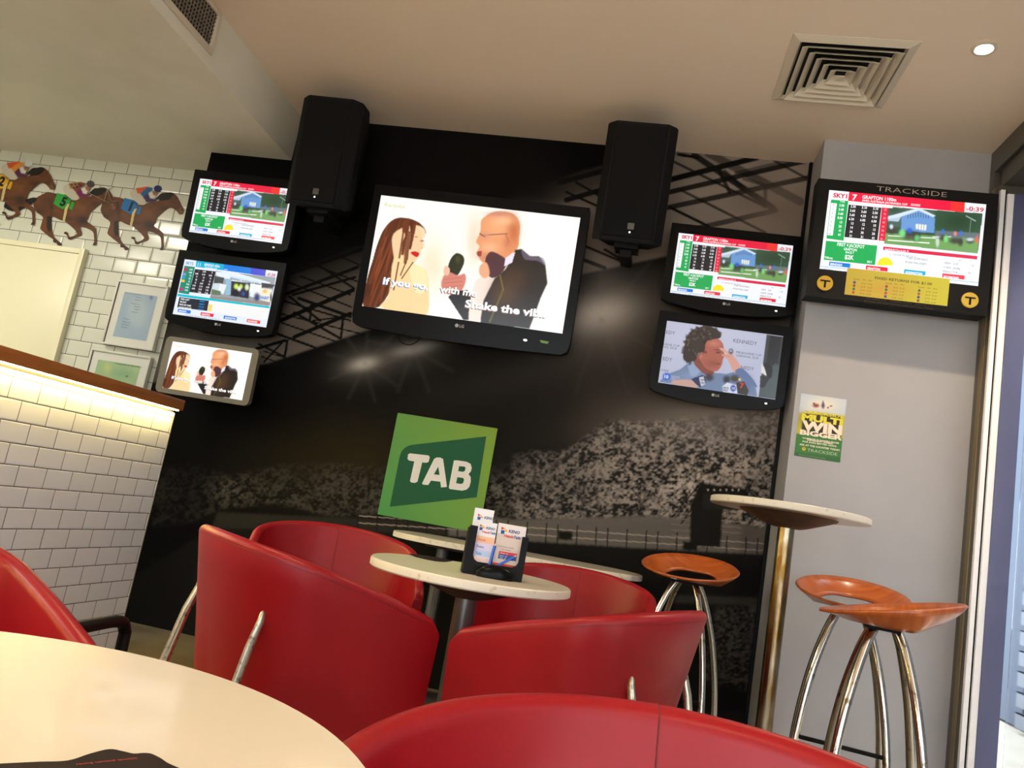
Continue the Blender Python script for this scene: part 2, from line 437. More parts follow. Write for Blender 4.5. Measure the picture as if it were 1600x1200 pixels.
# glazed right-hand side: header bands, jamb profile, stile, pane
win = bpy.data.objects.new('window_1', None); COL.objects.link(win); win['kind'] = 'structure'; win.location = (1.48, 3.5, 0)
Mw = Matrix.Translation(Vector((-1.48, -3.5, 0)))
WX = (1.4785, 1.4985, 1.507, 1.535, 1.617)
def wpart(name, boxes, m, bev=0.002):
    bm = bmesh.new()
    for b in boxes: box(bm, *b, bev)
    for v in bm.verts: v.co = Mw @ v.co
    return link(name, bm, m, win)
wpart('header', [(1.482, 1.75, -3.3, 3.784, 2.935, 3.053), (1.496, 1.75, -3.3, 3.69, 2.835, 2.930)], M_FRAMEG)
wpart('frame_post', [(1.482, 1.60, 3.735, 3.784, 0, 2.934), (1.480, 1.60, 3.662, 3.695, 0, 2.834)], M_FRAMEG)
wpart('frame_strip', [(1.476, 1.60, 3.696, 3.734, 0, 2.834)], M_FRAMEB)
wpart('white_jamb', [(WX[0], WX[1], 3.640, 3.661, 0, 2.80), (WX[2], WX[3], 3.636, 3.661, 0, 2.78)], M_WALU)
wpart('gasket', [(WX[1], WX[2], 3.648, 3.661, 0, 2.80)], M_BLK, 0)
wpart('navy_stile', [(WX[3], WX[4], 3.632, 3.68, 0, 2.78)], M_NAVY)
wpart('top_rail', [(WX[4], WX[4]+.05, -3.2, 3.63, 2.74, 2.834)], M_WALU)
wpart('mullion', [(WX[4], WX[4]+.05, y-0.03, y+0.03, 0, 2.74) for y in (1.2, -1.0)], M_WALU)
wpart('pane', [(WX[4]+.02, WX[4]+.026, -3.2, 3.631, 0.0, 2.74)], M_GLASS, 0)
# outside: pale wall of the next building with a louvred shutter
bm = bmesh.new(); box(bm, 3.2, 3.4, -2.0, 9.0, 0, 4.5); struct('wall_outside', bm, M_OUT)
lv = thing('louvred_shutter', 'pale grey louvred shutter low on the outside wall, seen through the glass at right', 'shutter', (3.2, 6.1, 0))
bm = bmesh.new()
for k in range(9):
    z = 0.02+k*0.152
    box(bm, -0.10, -0.085, -1.6, 0.62, z, z+0.11, 0, M=Matrix.Translation((0, 0, 0)) @ Matrix.Rotation(0, 4, 'Y'))
    box(bm, -0.10, -0.002, -1.6, 0.62, z+0.10, z+0.11)
link('slats', bm, M_LOUV, lv, False)
bm = bmesh.new(); box(bm, -0.05, -0.002, -1.6, 0.62, 0.0, 1.40); link('dark_backing', bm, mat('outside_shadow_gap', rgb(14, 15, 17), 0.9), lv, False)

# ------------------------------------------------------------------ the stadium mural printed on the back wall
pm = Plane((-1.05, 4.0485, 1.527))
mc = Canvas(pm, (0, 0, 1.0), (-1.757, 1.732, -1.527, 1.527), 660, 580)
mc.C[:] = lc((8, 7, 6))
def z7(p): return (900+p[0]/4.0, 160+p[1]/4.0)
def l7(p): return (390+p[0]/5.457, 380+p[1]/5.457)
def r7(p): return (800+p[0]/3.334, 540+p[1]/3.334)
def g8(p): return (200+p[0]/3.334, 640+p[1]/3.334)
# night air under the roof, brighter to the right
U, V = mc.U, mc.V
lower = np.clip((V-(567-0.30*(U-420)))/12, 0, 1)*np.clip((U-430)/600, 0, 1)
mc.mix(lower, (30, 28, 26), 0.9)
mc.mix(np.clip((U-880)/330, 0, 1)*np.clip((V-(430-0.2*(U-916)))/60, 0, 1)*np.clip((800-V)/120, 0, 1), (96, 86, 78), 0.55)
mc.blob(560, 720, 130, 60, (44, 36, 14), 0.6)
# roof panels with truss lines
roof = mc.mask([(225, 600), (420, 567), (575, 515), (916, 427), (1040, 400), (1180, 425), (1290, 420), (1290, 225), (1058, 225), (905, 268), (700, 340), (562, 380), (447, 428), (330, 470), (240, 520)], False, 2)
shade = np.clip((U-240)/1000, 0, 1)[..., None]
panel = lc((84, 78, 72))*(1-shade)+lc((140, 128, 118))*shade  # panels lighten rightward; print tone and room light painted in together
pn = 0.82+0.36*lattice(U/46+V/90, V/34-U/160, 5)[..., None]
upfade = np.clip((V-(505-0.36*(U-240)))/60+0.15, 0, 1)*(0.45+0.55*np.clip((V-(560-0.36*(U-240)))/40+0.6, 0, 1))
upfade = np.where(U > 1040, np.clip((V-225)/20, 0.5, 1), upfade)
mc.mix(roof*upfade, panel*pn)
dk = (12, 11, 10)
for a, b, w in [((300, 275), (950, 55), 5.5), ((290, 440), (920, 205), 5), ((240, 670), (880, 400), 6.5), ((380, 800), (860, 600), 6), ((370, 440), (900, 290), 4), ((60, 900), (300, 830), 5),
                ((430, 280), (860, 440), 2.6), ((560, 190), (930, 330), 2.6), ((300, 320), (870, 545), 2.6), ((250, 480), (860, 660), 3), ((250, 670), (740, 840), 2.6), ((220, 590), (940, 770), 2.4),
                ((200, 760), (560, 890), 4), ((420, 470), (860, 625), 5), ((525, 530), (515, 645), 3.5), ((795, 650), (780, 805), 4), ((322, 830), (298, 975), 4),
                ((380, 590), (770, 810), 4), ((600, 195), (890, 385), 3.5), ((340, 455), (600, 660), 4), ((275, 850), (125, 1010), 3), ((80, 860), (300, 970), 3.5), ((120, 920), (330, 985), 2.2),
                ((720, 90), (950, 190), 2.4), ((540, 660), (860, 620), 2.5), ((60, 950), (220, 1010), 2.2)]:
    mc.line(l7(a), l7(b), w, dk)
for a, b, w, op in [((560, 490), (1130, 345), 9, 1), ((560, 566), (1480, 355), 8, .95), ((560, 660), (1480, 465), 8, .9), ((740, 790), (1250, 675), 8, .8), ((1000, 440), (1480, 330), 5, .6),
                    ((740, 330), (1230, 660), 10, .95), ((830, 320), (1400, 620), 13, .7), ((890, 420), (960, 560), 6, .9), ((1185, 540), (1180, 650), 6, .7), ((930, 430), (1080, 560), 5, .8), ((1050, 480), (1200, 520), 5, .6),
                    ((600, 365), (1180, 650), 4, .9), ((660, 550), (1180, 812), 4, .85), ((585, 655), (830, 775), 4.5, 1), ((1240, 365), (1480, 495), 4, .8), ((640, 325), (760, 345), 5, 1),
                    ((-100, 500), (200, 420), 8, 1), ((-60, 610), (180, 540), 8, 1), ((0, 500), (160, 590), 4, 1), ((-60, 560), (160, 660), 4, 1), ((60, 900), (300, 1000), 4, 1), ((-40, 950), (180, 1035), 6, 1), ((180, 920), (320, 1000), 4, 1)]:
    mc.line(z7(a), z7(b), w, (16, 14, 13), op)
mc.mix(np.clip(1-np.hypot((U-1225)/90, (V-330)/60), 0, 1)*roof, (122, 108, 96), 0.75)
mc.mix(np.clip((905-V)/1-470, 0, 1)*np.clip((U-560)/30, 0, 1)*np.clip((900-U)/60, 0, 1)*np.clip((330-V)/30, 0, 1), (17, 15, 14), 0.9)
# floodlights and their rays
for cx, cy, rx, ry, c, op in [(800, 595, 120, 30, (52, 48, 45), .5), (570, 568, 46, 24, (96, 92, 88), .6), (570, 568, 21, 9, (190, 184, 174), .95), (640, 550, 60, 28, (76, 72, 68), .6), (646, 545, 32, 9, (150, 146, 140), .9),
                              (935, 500, 90, 52, (116, 108, 100), .75), (950, 465, 30, 60, (110, 102, 96), .4), (938, 490, 46, 24, (186, 176, 166), .95)]:
    mc.blob(cx, cy, rx, ry, c, op, rot=-12)
for cx, cy, L in ((570, 568, 60), (646, 545, 70), (940, 500, 120)):
    for k in range(9):
        a = R(20+k*40+cx % 7*5)
        mc.line((cx, cy), (cx+L*math.cos(a), cy+L*math.sin(a)), 3, (120, 114, 108), 0.10, soft=8)
mc.blob(1120, 660, 130, 34, (138, 126, 116), .85, rot=-4)
mc.blob(1000, 640, 120, 60, (70, 64, 60), .5)
# the crowd
g1 = lattice(U/4.4, V/3.6, 1); g2 = lattice(U/10, V/8, 2); g3 = lattice(U/2.4, V/2.2, 3); g4 = lattice(U/60, V/40, 4)
cr = np.clip((g1*0.45+g2*0.3+g3*0.35-0.40)*2.9, 0, 1)*(0.6+0.5*g4)
main = mc.mask([r7(p) for p in ((0, 570), (120, 545), (240, 560), (330, 520), (500, 385), (620, 400), (760, 395), (1400, 330), (1420, 960), (700, 920), (0, 905))], False, 6)
bri = np.clip((U-770)/280, 0, 1)[..., None]
cc = (lc((30, 29, 28))*(1-cr[..., None])+(lc((104, 99, 95))*(1-bri)+lc((168, 158, 150))*bri)*cr[..., None])
mc.mix(main*np.clip((V-(708-0.42*(U-800)))/30+.2, 0, 1), cc, 0.97)
mc.blob(1130, 655, 130, 34, (140, 130, 122), .6, rot=-4)
for a, b, w, op in (((500, 395), (20, 800), 5, .55), ((760, 430), (330, 880), 4, .25), ((980, 440), (640, 880), 4, .25), ((1190, 450), (960, 720), 4, .25)):
    mc.line(r7(a), r7(b), w, (58, 55, 52), op, soft=4)
mc.blob(800, 640, 120, 60, (24, 22, 21), .5)
left = np.maximum(mc.mask([(232, 735), (300, 722), (360, 742), (470, 718), (600, 728), (760, 720), (800, 706), (800, 812), (600, 802), (520, 808), (430, 786), (345, 796), (300, 815), (240, 822), (225, 790)], False, 5), mc.mask([(236, 872), (320, 884), (322, 898), (236, 890)], False, 3)*0.7)
cl = lc((17, 16, 14))*(1-cr[..., None])+lc((96, 92, 84))*cr[..., None]
mc.mix(left*(0.35+0.65*g4)*np.clip((V-716)/50, 0, 1)*np.clip(0.45+(U-300)/500, 0, 1), cl, 0.95)
low = mc.mask([(1120, 950), (1200, 945), (1190, 1085), (1095, 1060)], False, 8)*0.5+mc.mask([(230, 1000), (330, 1010), (330, 1060), (230, 1050)], False, 5)*.2
# hoarding boards and railing in front of the crowd
mc.poly([(700, 800), (800, 812), (1007, 806), (1079, 810), (1205, 826), (1201, 868), (1000, 858), (800, 846), (700, 838)], (92, 88, 84), soft=2, op=.95)
mc.poly([(340, 800), (600, 812), (700, 812), (700, 838), (600, 832), (330, 826)], (40, 38, 35), soft=2, op=.9)
for k, v in enumerate((818, 829)):
    mc.line((560, v-12), (1203, v+32), 1.6, (158, 148, 138), .8)
mc.poly([(700, 838), (830, 846), (1000, 857), (1203, 868), (1203, 930), (1198, 1110), (200, 1110), (200, 905), (330, 826)], (19, 18, 17), soft=2)
for k in range(26):
    x = 560+k*26+(k % 3)*4; y = 806+(x-560)*0.07
    mc.line((x, y-8), (x-2, y+34), 2.0, (22, 20, 19), .95)
mc.poly([(1060, 930), (1196, 934), (1194, 946), (1050, 942)], (52, 49, 46), soft=2)
mc.mix(low, cl*0.8+cc*0.3, .6)
# stairwell and kiosk in the stand
mc.poly([r7(p) for p in ((930, 830), (980, 715), (1230, 745), (1240, 850), (1100, 850), (1085, 1050), (925, 1045))], (24, 23, 22), soft=1)
mc.poly([r7(p) for p in ((1000, 770), (1180, 780), (1170, 860), (990, 850))], (34, 32, 31), soft=1)
for a, b in (((830, 900), (980, 720)), ((880, 930), (985, 780)), ((985, 720), (985, 860)), ((1010, 745), (1210, 760))): mc.line(r7(a), r7(b), 2, (20, 19, 18))
for k in range(6): mc.line(r7((1020+k*32, 748)), r7((1022+k*32, 756)), 2, (170, 160, 150))
for y in (870, 900, 930, 960, 990): mc.line(r7((830, y)), r7((925, y+6)), 2, (110, 102, 96), .8)
for y in (880, 910, 940, 970): mc.line(r7((1095, y)), r7((1190, y+8)), 2, (120, 110, 102), .8)
for x, y in ((240, 965), (890, 1020)): mc.poly([r7((x, y)), r7((x+75, y+4)), r7((x+75, y+50)), r7((x, y+46))], (20, 19, 18))
mur = mc.build('mural', M_MURAL, None)
mur.matrix_world = pm.M
bpy.context.view_layer.update()
mur.parent = wb

# ------------------------------------------------------------------ tiled counter front with timber cap and led strip
ct = thing('counter', 'white subway tiled serving counter with orange timber cap lit from beneath', 'counter', (-2.40, 3.505, 0))
Mc = Matrix.Translation((2.40, -3.505, 0))
def cpart(name, b, m, bev=0.0):
    bm = bmesh.new(); box(bm, *b, bev)
    for v in bm.verts: v.co = Mc @ v.co
    return link(name, bm, m, ct, bev > 0)
tf = cpart('tiled_front', (-2.42, -2.27, -2.8, 3.505, 0, 1.135), T_FRONT)
# tile pattern follows the room, so keep the mesh at room coordinates
tf.data.transform(Mc.inverted()); tf.location = Mc.to_translation()
cpart('timber_cap', (-2.62, -2.235, -2.8, 3.515, 1.152, 1.205), M_CAP, 0.002)
cpart('cap_packer', (-2.60, -2.272, -2.8, 3.50, 1.135, 1.152), M_BLK)
cpart('led_strip', (-2.2575, -2.2475, -2.78, 3.498, 1.1475, 1.1515), M_LED)
cpart('corner_strip', (-2.272, -2.2675, 3.5045, 3.508, 0, 1.134), M_SILV)

# cream door in the tiled wall behind the counter
dr = bpy.data.objects.new('door_1', None); COL.objects.link(dr); dr['kind'] = 'structure'; dr.location = (-4.2, 4.36, 0)
bm = bmesh.new(); box(bm, -0.5, 0.455, -0.035, -0.001, 0.0, 2.10, 0.004); link('door_leaf', bm, M_CREAMD, dr)
bm = bmesh.new(); box(bm, 0.456, 0.492, -0.042, -0.001, 0, 2.14, 0.003); box(bm, -0.55, 0.456, -0.042, -0.001, 2.101, 2.135, 0.003); link('door_frame', bm, M_CREAMD, dr)

# ------------------------------------------------------------------ ceiling fittings
vd = thing('ceiling_vent', 'square cream four-way air vent with nested louvres in the ceiling', 'air vent', (0.626, 3.206, ZC))
bm = bmesh.new()
def frustum(bm, r0, z0, r1, z1, th=0.003, ox=0.0):
    for s in range(4):
        a = [(-1, -1), (1, -1), (1, 1), (-1, 1)]
        p, q = a[s], a[(s+1) % 4]
        vs = [bm.verts.new((p[0]*r0, p[1]*r0, z0)), bm.verts.new((q[0]*r0, q[1]*r0, z0)), bm.verts.new((q[0]*r1, q[1]*r1, z1)), bm.verts.new((p[0]*r1, p[1]*r1, z1))]
        vt = [bm.verts.new(v.co+Vector((0, 0, th))) for v in vs]
        bm.faces.new(vs); bm.faces.new(vt[::-1])
        for i in range(4): bm.faces.new((vs[i], vt[i], vt[(i+1) % 4], vs[(i+1) % 4]))
    return bm
frustum(bm, 0.247, -0.004, 0.212, -0.016); frustum(bm, 0.212, -0.016, 0.205, -0.001)
link('flange', bm, M_WHITEPL, vd, False)
for k in range(5):
    bm = bmesh.new(); r = 0.200-k*0.037
    frustum(bm, r, -0.030+0.0*k, r-0.030, -0.002, 0.002); link('louvre', bm, M_WHITEPL, vd, False)
bm = bmesh.new(); box(bm, -0.015, 0.015, -0.015, 0.015, -0.03, -0.026); link('centre_plate', bm, M_WHITEPL, vd, False)
bm = bmesh.new(); box(bm, -0.203, 0.203, -0.203, 0.203, -0.0018, -0.0004); link('duct_opening', bm, M_DARKIN, vd, False)

gr = thing('air_grille', 'cream-framed egg-crate air grille on the side of the bulkhead', 'air grille', (XB, 3.09, 2.84))
bm = bmesh.new()
for b in ((0.0, 0.012, -1.9, 0.0, -0.012, 0.018), (0.0, 0.012, -1.9, 0.0, 0.185, 0.207), (0.0, 0.012, -0.03, 0.0, 0.018, 0.185), (0.0, 0.012, -1.9, -1.87, 0.018, 0.185)): box(bm, *b, 0.002)
link('frame', bm, M_WHITEPL, gr)
bm = bmesh.new(); 
for k in range(1, 84): box(bm, 0.001, 0.009, -0.03-k*0.022, -0.0275-k*0.022, 0.018, 0.185)
for k in range(1, 8): box(bm, 0.001, 0.009, -1.87, -0.03, 0.018+k*0.0209, 0.0205+k*0.0209)
link('crate_bars', bm, mat('grille_bar_metal', rgb(130, 118, 100), 0.5), gr, False)  # bars in a darker tone than the cream frame
bm = bmesh.new(); box(bm, 0.0002, 0.001, -1.87, -0.03, 0.018, 0.185); link('duct_opening', bm, M_DARKIN, gr, False)

def downlight(x, y, z, label, power, col=WARM, group=None):
    t = thing('downlight', label, 'ceiling light', (x, y, z), group=group)
    bm = bmesh.new(); lathe(bm, [(0.030, -0.001), (0.046, -0.001), (0.046, -0.005), (0.034, -0.008), (0.030, -0.004), (0.030, -0.001)], seg=32); link('trim_ring', bm, M_WHITEPL, t)
    bm = bmesh.new(); lathe(bm, [(0, -0.003), (0.0295, -0.003), (0.0295, -0.001), (0, -0.001)], seg=24); link('lamp_glass', bm, M_LAMP, t)
    l = bpy.data.lights.new('downlight_lamp', 'SPOT'); l.energy = power; l.color = col; l.spot_size = R(120); l.spot_blend = 0.8; l.shadow_soft_size = 0.03
    o = bpy.data.objects.new('downlight_lamp', l); COL.objects.link(o); o.parent = t; o.location = (0, 0, -0.02)
    return t
for k, (x, y) in enumerate(DOWNLIGHTS):
    downlight(x, y, ZC, 'small glowing warm downlight in the ceiling beside the square vent' if k == 0 else 'unseen warm downlight added to the main ceiling, out of the picture', 60, group=None if k == 0 else 'added downlights out of view')
for k, (x, y) in enumerate(KITCHEN):
    t = thing('ceiling_panel_light', 'flat panel light in the lowered ceiling over the serving area, out of the picture', 'ceiling light', (x, y, ZS), group='panel lights over the serving area')
    bm = bmesh.new(); box(bm, -0.3, 0.3, -0.3, 0.3, -0.012, -0.001, 0.002); link('housing', bm, M_WHITEPL, t)
    l = bpy.data.lights.new('panel_lamp', 'AREA'); l.size = 0.5; l.energy = 30; l.color = (1.0, 0.95, 0.82)
    o = bpy.data.objects.new('panel_lamp', l); COL.objects.link(o); o.parent = t; o.location = (0, 0, -0.014)

# ------------------------------------------------------------------ what the screens show
def paint_race(c):
    """horse racing channel; outlines measured on the display-board screen, crop (1250,260)x5"""
    c.C[:] = lc((238, 240, 244))
    P = c.poly
    # paddock view
    P([(692, 316), (1428, 367), (1390, 680), (660, 600)], (54, 84, 60), soft=0)
    P([(692, 318), (900, 335), (1060, 350), (1050, 480), (690, 470)], (70, 98, 92), soft=2)
    c.blob(1240, 430, 150, 80, (36, 62, 42), .9); c.blob(740, 340, 60, 30, (48, 74, 50), .9); c.blob(1090, 420, 40, 80, (48, 78, 52), .8)
    P([(690, 385), (800, 378), (770, 430), (690, 425)], (176, 196, 214)); P([(795, 380), (940, 326), (1055, 400), (1050, 520), (790, 500)], (104, 150, 206))
    P([(690, 390), (930, 322), (1062, 385), (1040, 395), (930, 345), (790, 392), (690, 410)], (206, 220, 232))
    for k in range(9): c.line((845+k*20, 392-abs(4-k)*-3), (845+k*20, 358+abs(4-k)*6), 5, (60, 84, 110))
    P([(908, 448), (990, 455), (985, 498), (905, 490)], (226, 232, 230)); 
    for x in (928, 950, 970): c.line((x, 452), (x-3, 494), 4, (90, 110, 120))
    P([(660, 520), (1402, 560), (1390, 680), (660, 600)], (112, 158, 90), soft=2)
    P([(1060, 500), (1410, 520), (1404, 572), (1050, 560)], (110, 124, 130), soft=2, op=.7)
    c.line((690, 540), (1060, 560), 7, (232, 236, 232)); c.line((690, 575), (1010, 598), 9, (236, 240, 234)); c.line((1040, 550), (1180, 548), 6, (232, 236, 230))
    for x, y, r, q in ((720, 500, 36, 30), (850, 535, 60, 40), (910, 550, 34, 40), (1120, 556, 34, 26), (1215, 580, 52, 26), (1255, 590, 22, 34), (1330, 580, 34, 24)): c.blob(x, y, r, q, (62, 60, 56), .95, p=4)
    for x, y, r, q, col in ((715, 470, 14, 18, (210, 220, 240)), (800, 520, 26, 30, (120, 216, 130)), (858, 500, 22, 22, (38, 96, 200)), (915, 560, 20, 26, (96, 190, 110)), (1118, 508, 13, 20, (50, 110, 210)), (1140, 565, 18, 28, (120, 214, 120)),
                            (1214, 525, 13, 18, (226, 130, 140)), (1258, 520, 14, 18, (60, 110, 210)), (1075, 590, 15, 40, (196, 214, 196)), (1385, 570, 12, 34, (226, 90, 80)), (1330, 570, 30, 14, (200, 206, 210))): c.blob(x, y, r, q, col, .95, p=4)
    c.line((1300, 386), (1372, 425), 8, (150, 176, 170)); c.line((1340, 400), (1325, 520), 5, (110, 136, 120))
    Q = c.shape
    Q([(385, 196), (1290, 281), (1284, 358), (376, 268)], (228, 22, 62))
    Q([(1180, 271), (1290, 281), (1284, 358), (1174, 347)], (236, 50, 48), z=.0005)
    Q([(244, 258), (378, 269), (341, 580), (207, 562)], (14, 166, 84)); Q([(244, 284), (290, 288), (256, 540), (214, 536)], (240, 242, 244), z=.0005)
    Q([(381, 296), (637, 322), (606, 576), (347, 551)], (28, 26, 34)); Q([(381, 276), (726, 308), (724, 326), (380, 297)], (240, 242, 244))
    Q([(640, 320), (692, 325), (664, 583), (613, 578)], (226, 24, 62)); Q([(347, 551), (606, 576), (604, 590), (345, 566)], (238, 240, 244))
    Q([(204, 580), (605, 618), (586, 770), (186, 728)], (14, 166, 84))
    Q([(652, 625), (1387, 700), (1385, 727), (650, 652)], (214, 30, 70))
    arc = [(665+62*math.cos(a), 775-66*math.sin(a)) for a in np.linspace(0.05, pi-0.05, 16)]
    Q(arc, (244, 222, 40))
    for x, w, col in ((230, 165, (20, 120, 210)), (517, 170, (226, 36, 62)), (815, 168, (20, 170, 206)), (1114, 174, (230, 40, 60))):
        y = 742+(x-230)*0.104; Q([(x, y), (x+w, y+w*.104), (x+w-3, y+w*.104+32), (x-3, y+32)], col)
    Q([(160, 776), (1395, 905), (1394, 911), (159, 782)], (150, 190, 214), z=.0003)
    T = c.text; W = (250, 250, 250)
    T('SKY1', 260, 222, 34, (206, 24, 66), bold=.04, w=100)
    T('7', 410, 238, 46, W, bold=.03); T('GRAFTON 1100m', 488, 236, 27, W, w=240, bold=.02); T('SWEC AUSTRALIA JACARANDA CUP', 486, 264, 16, W, w=320, bold=.02); T('GOOD3', 866, 297, 17, W, w=66, bold=.02)
    T('-0:39', 1300, 326, 36, (200, 24, 60), w=122, bold=.02)
    rows = [('3.00', '3.30', '3.10', '3.10', '10'), ('3.40', '3.60', '3.60', '3.50', '10'), ('3.60', '3.60', '4.30', '4.10', '20'), ('8.00', '6.50', '6.00', '6.00', '60'), ('13', '13', '12', '10', '10'), ('20', '14', '14', '13', '70'), ('41', '34', '30', '30', '40'), ('41', '31', '31', '41', '90')]
    for k, r in enumerate(rows):
        dx, dy = -k*4.4, k*32.6
        T(r[0], 347+dx, 305+dy, 20, W, 'R', sx=.8, bold=.02)
        for j, xx in enumerate((436, 524, 612)): T(r[j+1], xx+dx, 314+dy+j*8.5, 20, W, 'R', sx=.8, bold=.02)
        T(r[4], 668+dx, 338+dy, 17, (250, 200, 210), 'C', sx=.8); T(str((4, 1, 2, 3, 6, 5, 7, 10)[k]), 262+dx, 298+dy, 15, (90, 90, 100), 'C')
    T('TAB', 312, 272, 16, W, sx=.9)
    T('FIRST 4 JACKPOT', 398, 617, 26, W, 'C', w=196, bold=.02); T('GRAFTON', 394, 648, 20, W, 'C', w=94, bold=.02); T('RACE 7', 390, 672, 17, W, 'C', sx=.8, bold=.02); T('$2K', 386, 708, 34, W, 'C', w=66, bold=.03)
    T('TABcorp', 224, 712, 17, W, 'C', sx=.7, bold=.02); T('SKY', 545, 745, 17, W, 'C', sx=.9, bold=.02)
    T('IMPREGNABLE', 664, 648, 22, (250, 214, 224), w=168, bold=.02)
    g = (96, 96, 110)
    T('TOBY EDMONDS', 830, 712, 18, g, sx=.8); T('RYAN MALONEY', 826, 746, 18, g, sx=.8); T('4 1 11AM NEW REL SHIP 13M LA', 700, 684, 12, g, sx=.8)
    T('NEW   3.30', 1130, 752, 18, g, sx=.8); T('FORM  54X86', 1124, 786, 18, g, sx=.8); T('PREDICTOR', 1118, 818, 18, g, sx=.8); T('1.30', 1330, 772, 16, g, sx=.8); T('95', 1316, 832, 18, g, sx=.8); T('W', 1238, 732, 12, g); T('P', 1334, 740, 12, g)
    for s_, x, y in (('BENDIGO', 238, 761), ('GRAFTON', 526, 793), ('ADDINGTON', 822, 825), ('RICHMOND', 1124, 860)): T(s_, x, y, 18, W, sx=.8, bold=.03)
    T('11 BENDIGO', 165, 797, 14, (60, 130, 190), sx=.8); T('4 Private Panther $3.40   1 Taylor Made $6.00   8 Venice Girl $8.00   9 Country Miss $13', 350, 816, 13, (84, 84, 96), sx=.93)
def paint_race2(c):
    """second racing channel in blue; crop (240,380)x8"""
    c.C[:] = lc((226, 234, 250))
    P, Q, T, W = c.poly, c.shape, c.text, (250, 250, 250)
    P([(775, 345), (1525, 425), (1450, 780), (705, 675)], (150, 158, 166), soft=0)
    P([(775, 355), (1000, 360), (1460, 490), (1440, 515), (960, 470), (780, 400)], (226, 236, 244)); P([(760, 410), (880, 430), (860, 520), (750, 500)], (70, 76, 74))
    P([(1350, 490), (1520, 520), (1480, 560), (1340, 550)], (60, 60, 64)); P([(950, 400), (1340, 480), (1330, 500), (940, 440)], (206, 226, 244)); P([(950, 470), (1210, 500), (1180, 690), (930, 650)], (44, 44, 50))
    P([(900, 440), (970, 450), (960, 650), (890, 640)], (150, 186, 210)); P([(820, 500), (910, 520), (870, 640), (800, 600)], (230, 236, 240)); P([(745, 500), (820, 500), (800, 590), (730, 570)], (206, 220, 226)); P([(730, 575), (840, 600), (830, 650), (715, 640)], (100, 120, 90))
    P([(1210, 500), (1350, 520), (1330, 690), (1180, 660)], (236, 240, 244)); P([(1340, 560), (1480, 580), (1460, 740), (1310, 700)], (238, 232, 214))
    P([(705, 655), (1455, 740), (1450, 785), (700, 690)], (150, 138, 134), soft=2)
    for x, y, r, q, col in ((1030, 540, 28, 34, (210, 240, 90)), (1090, 540, 22, 30, (200, 232, 100)), (1065, 570, 24, 30, (236, 240, 240)), (1165, 550, 26, 40, (226, 238, 200)), (1025, 620, 44, 46, (24, 26, 36)), (1120, 630, 24, 26, (40, 80, 170)), (1170, 640, 30, 50, (30, 34, 56)), (1290, 670, 40, 54, (30, 44, 100)), (1465, 680, 14, 60, (40, 60, 50)), (1390, 600, 30, 26, (236, 190, 80))): c.blob(x, y, r, q, col, .95, p=4)
    Q([(535, 213), (880, 257), (872, 338), (522, 293)], (0, 176, 214)); Q([(880, 257), (1220, 301), (1210, 386), (872, 338)], (0, 122, 222)); Q([(1220, 301), (1405, 325), (1393, 412), (1210, 386)], (66, 70, 208))
    Q([(385, 280), (515, 296), (440, 640), (308, 618)], (16, 136, 112)); Q([(515, 322), (775, 352), (705, 640), (445, 610)], (30, 26, 40)); Q([(515, 296), (775, 330), (772, 350), (513, 320)], (228, 236, 250)); 
    Q([(300, 630), (1450, 790), (1448, 814), (295, 660)], (0, 190, 206)); Q([(320, 672), (690, 718), (668, 846), (292, 800)], (30, 34, 52)); Q([(290, 668), (322, 672), (294, 800), (264, 796)], (230, 236, 250))
    Q([(690, 718), (1440, 812), (1405, 960), (666, 850)], (240, 240, 240), z=.0002); Q([(690, 760), (735, 766), (722, 852), (672, 850)], (246, 214, 110))
    for x, y, col in ((400, 325, (200, 30, 60)), (384, 385, (120, 150, 200)), (374, 425, (40, 160, 200)), (366, 468, (230, 190, 80)), (342, 572, (206, 20, 110))): Q([(x-22, y-17), (x+22, y-12), (x+18, y+20), (x-26, y+15)], col, z=.0006)
    T('SKY2', 402, 243, 36, (30, 130, 200), w=102, bold=.02); T('11', 552, 262, 48, W, sx=.9); T('BENDIGO 425m', 636, 265, 32, W, w=204, bold=.02); T('THE SHEFFIELD WAY', 640, 300, 16, W, sx=.8, bold=.02); T('425M', 880, 326, 18, W, sx=.8)
    T('-0:38', 1410, 384, 42, (190, 30, 80), w=118, bold=.02); T('BENDIGO AUSTRALIA 425m', 962, 440, 24, (50, 70, 90), w=396, bold=.02, ang=-3); T('DANNY', 1320, 672, 42, (40, 120, 210), w=130, bold=.04)
    for k in range(8):
        dx, dy = -k*8.6, k*37
        T(('6.50', '6.00', '12', '26', '31', '7.50', '6.00', '7.00')[k], 486+dx, 330+dy, 22, W, 'R', sx=.8, bold=.02)
        for j in range(3): T((('', '2.30', '8'), ('5.80', '4.10', '6.00'), ('17', '13', '13'), ('18', '18', '21'), ('15', '6.50', '18'), ('5.50', '2.10', '6.00'), ('6.00', '5.50', '7.50'), ('', '7.00', '7.00'))[k][j] or '-', 566+dx+j*85, 345+dy+j*11, 22, W, 'R', sx=.8, bold=.02)
    for k, s_ in enumerate(('SPEED ALERT', 'IRIE BABY', "FRED'S MY NAME", 'DOUBLE FEATURE')):
        T(s_, 336-k*7, 694+k*34, 21, W, sx=.72, bold=.02); Q([(575-k*6, 715+k*34), (640-k*6, 723+k*34), (636-k*6, 740+k*34), (571-k*6, 732+k*34)], (0, 130, 200))
    for x, w, col, s_ in ((305, 160, (40, 120, 214), 'BENDIGO'), (590, 162, (228, 50, 70), 'GRAFTON'), (878, 162, (30, 110, 206), 'ADDINGTON'), (1168, 166, (236, 70, 60), 'RICHMOND')):
        y = 818+(x-305)*.147; Q([(x, y), (x+w, y+w*.147), (x+w-8, y+w*.147+40), (x-8, y+40)], col); T(s_, x+10, y+24, 22, W, sx=.78, bold=.03)
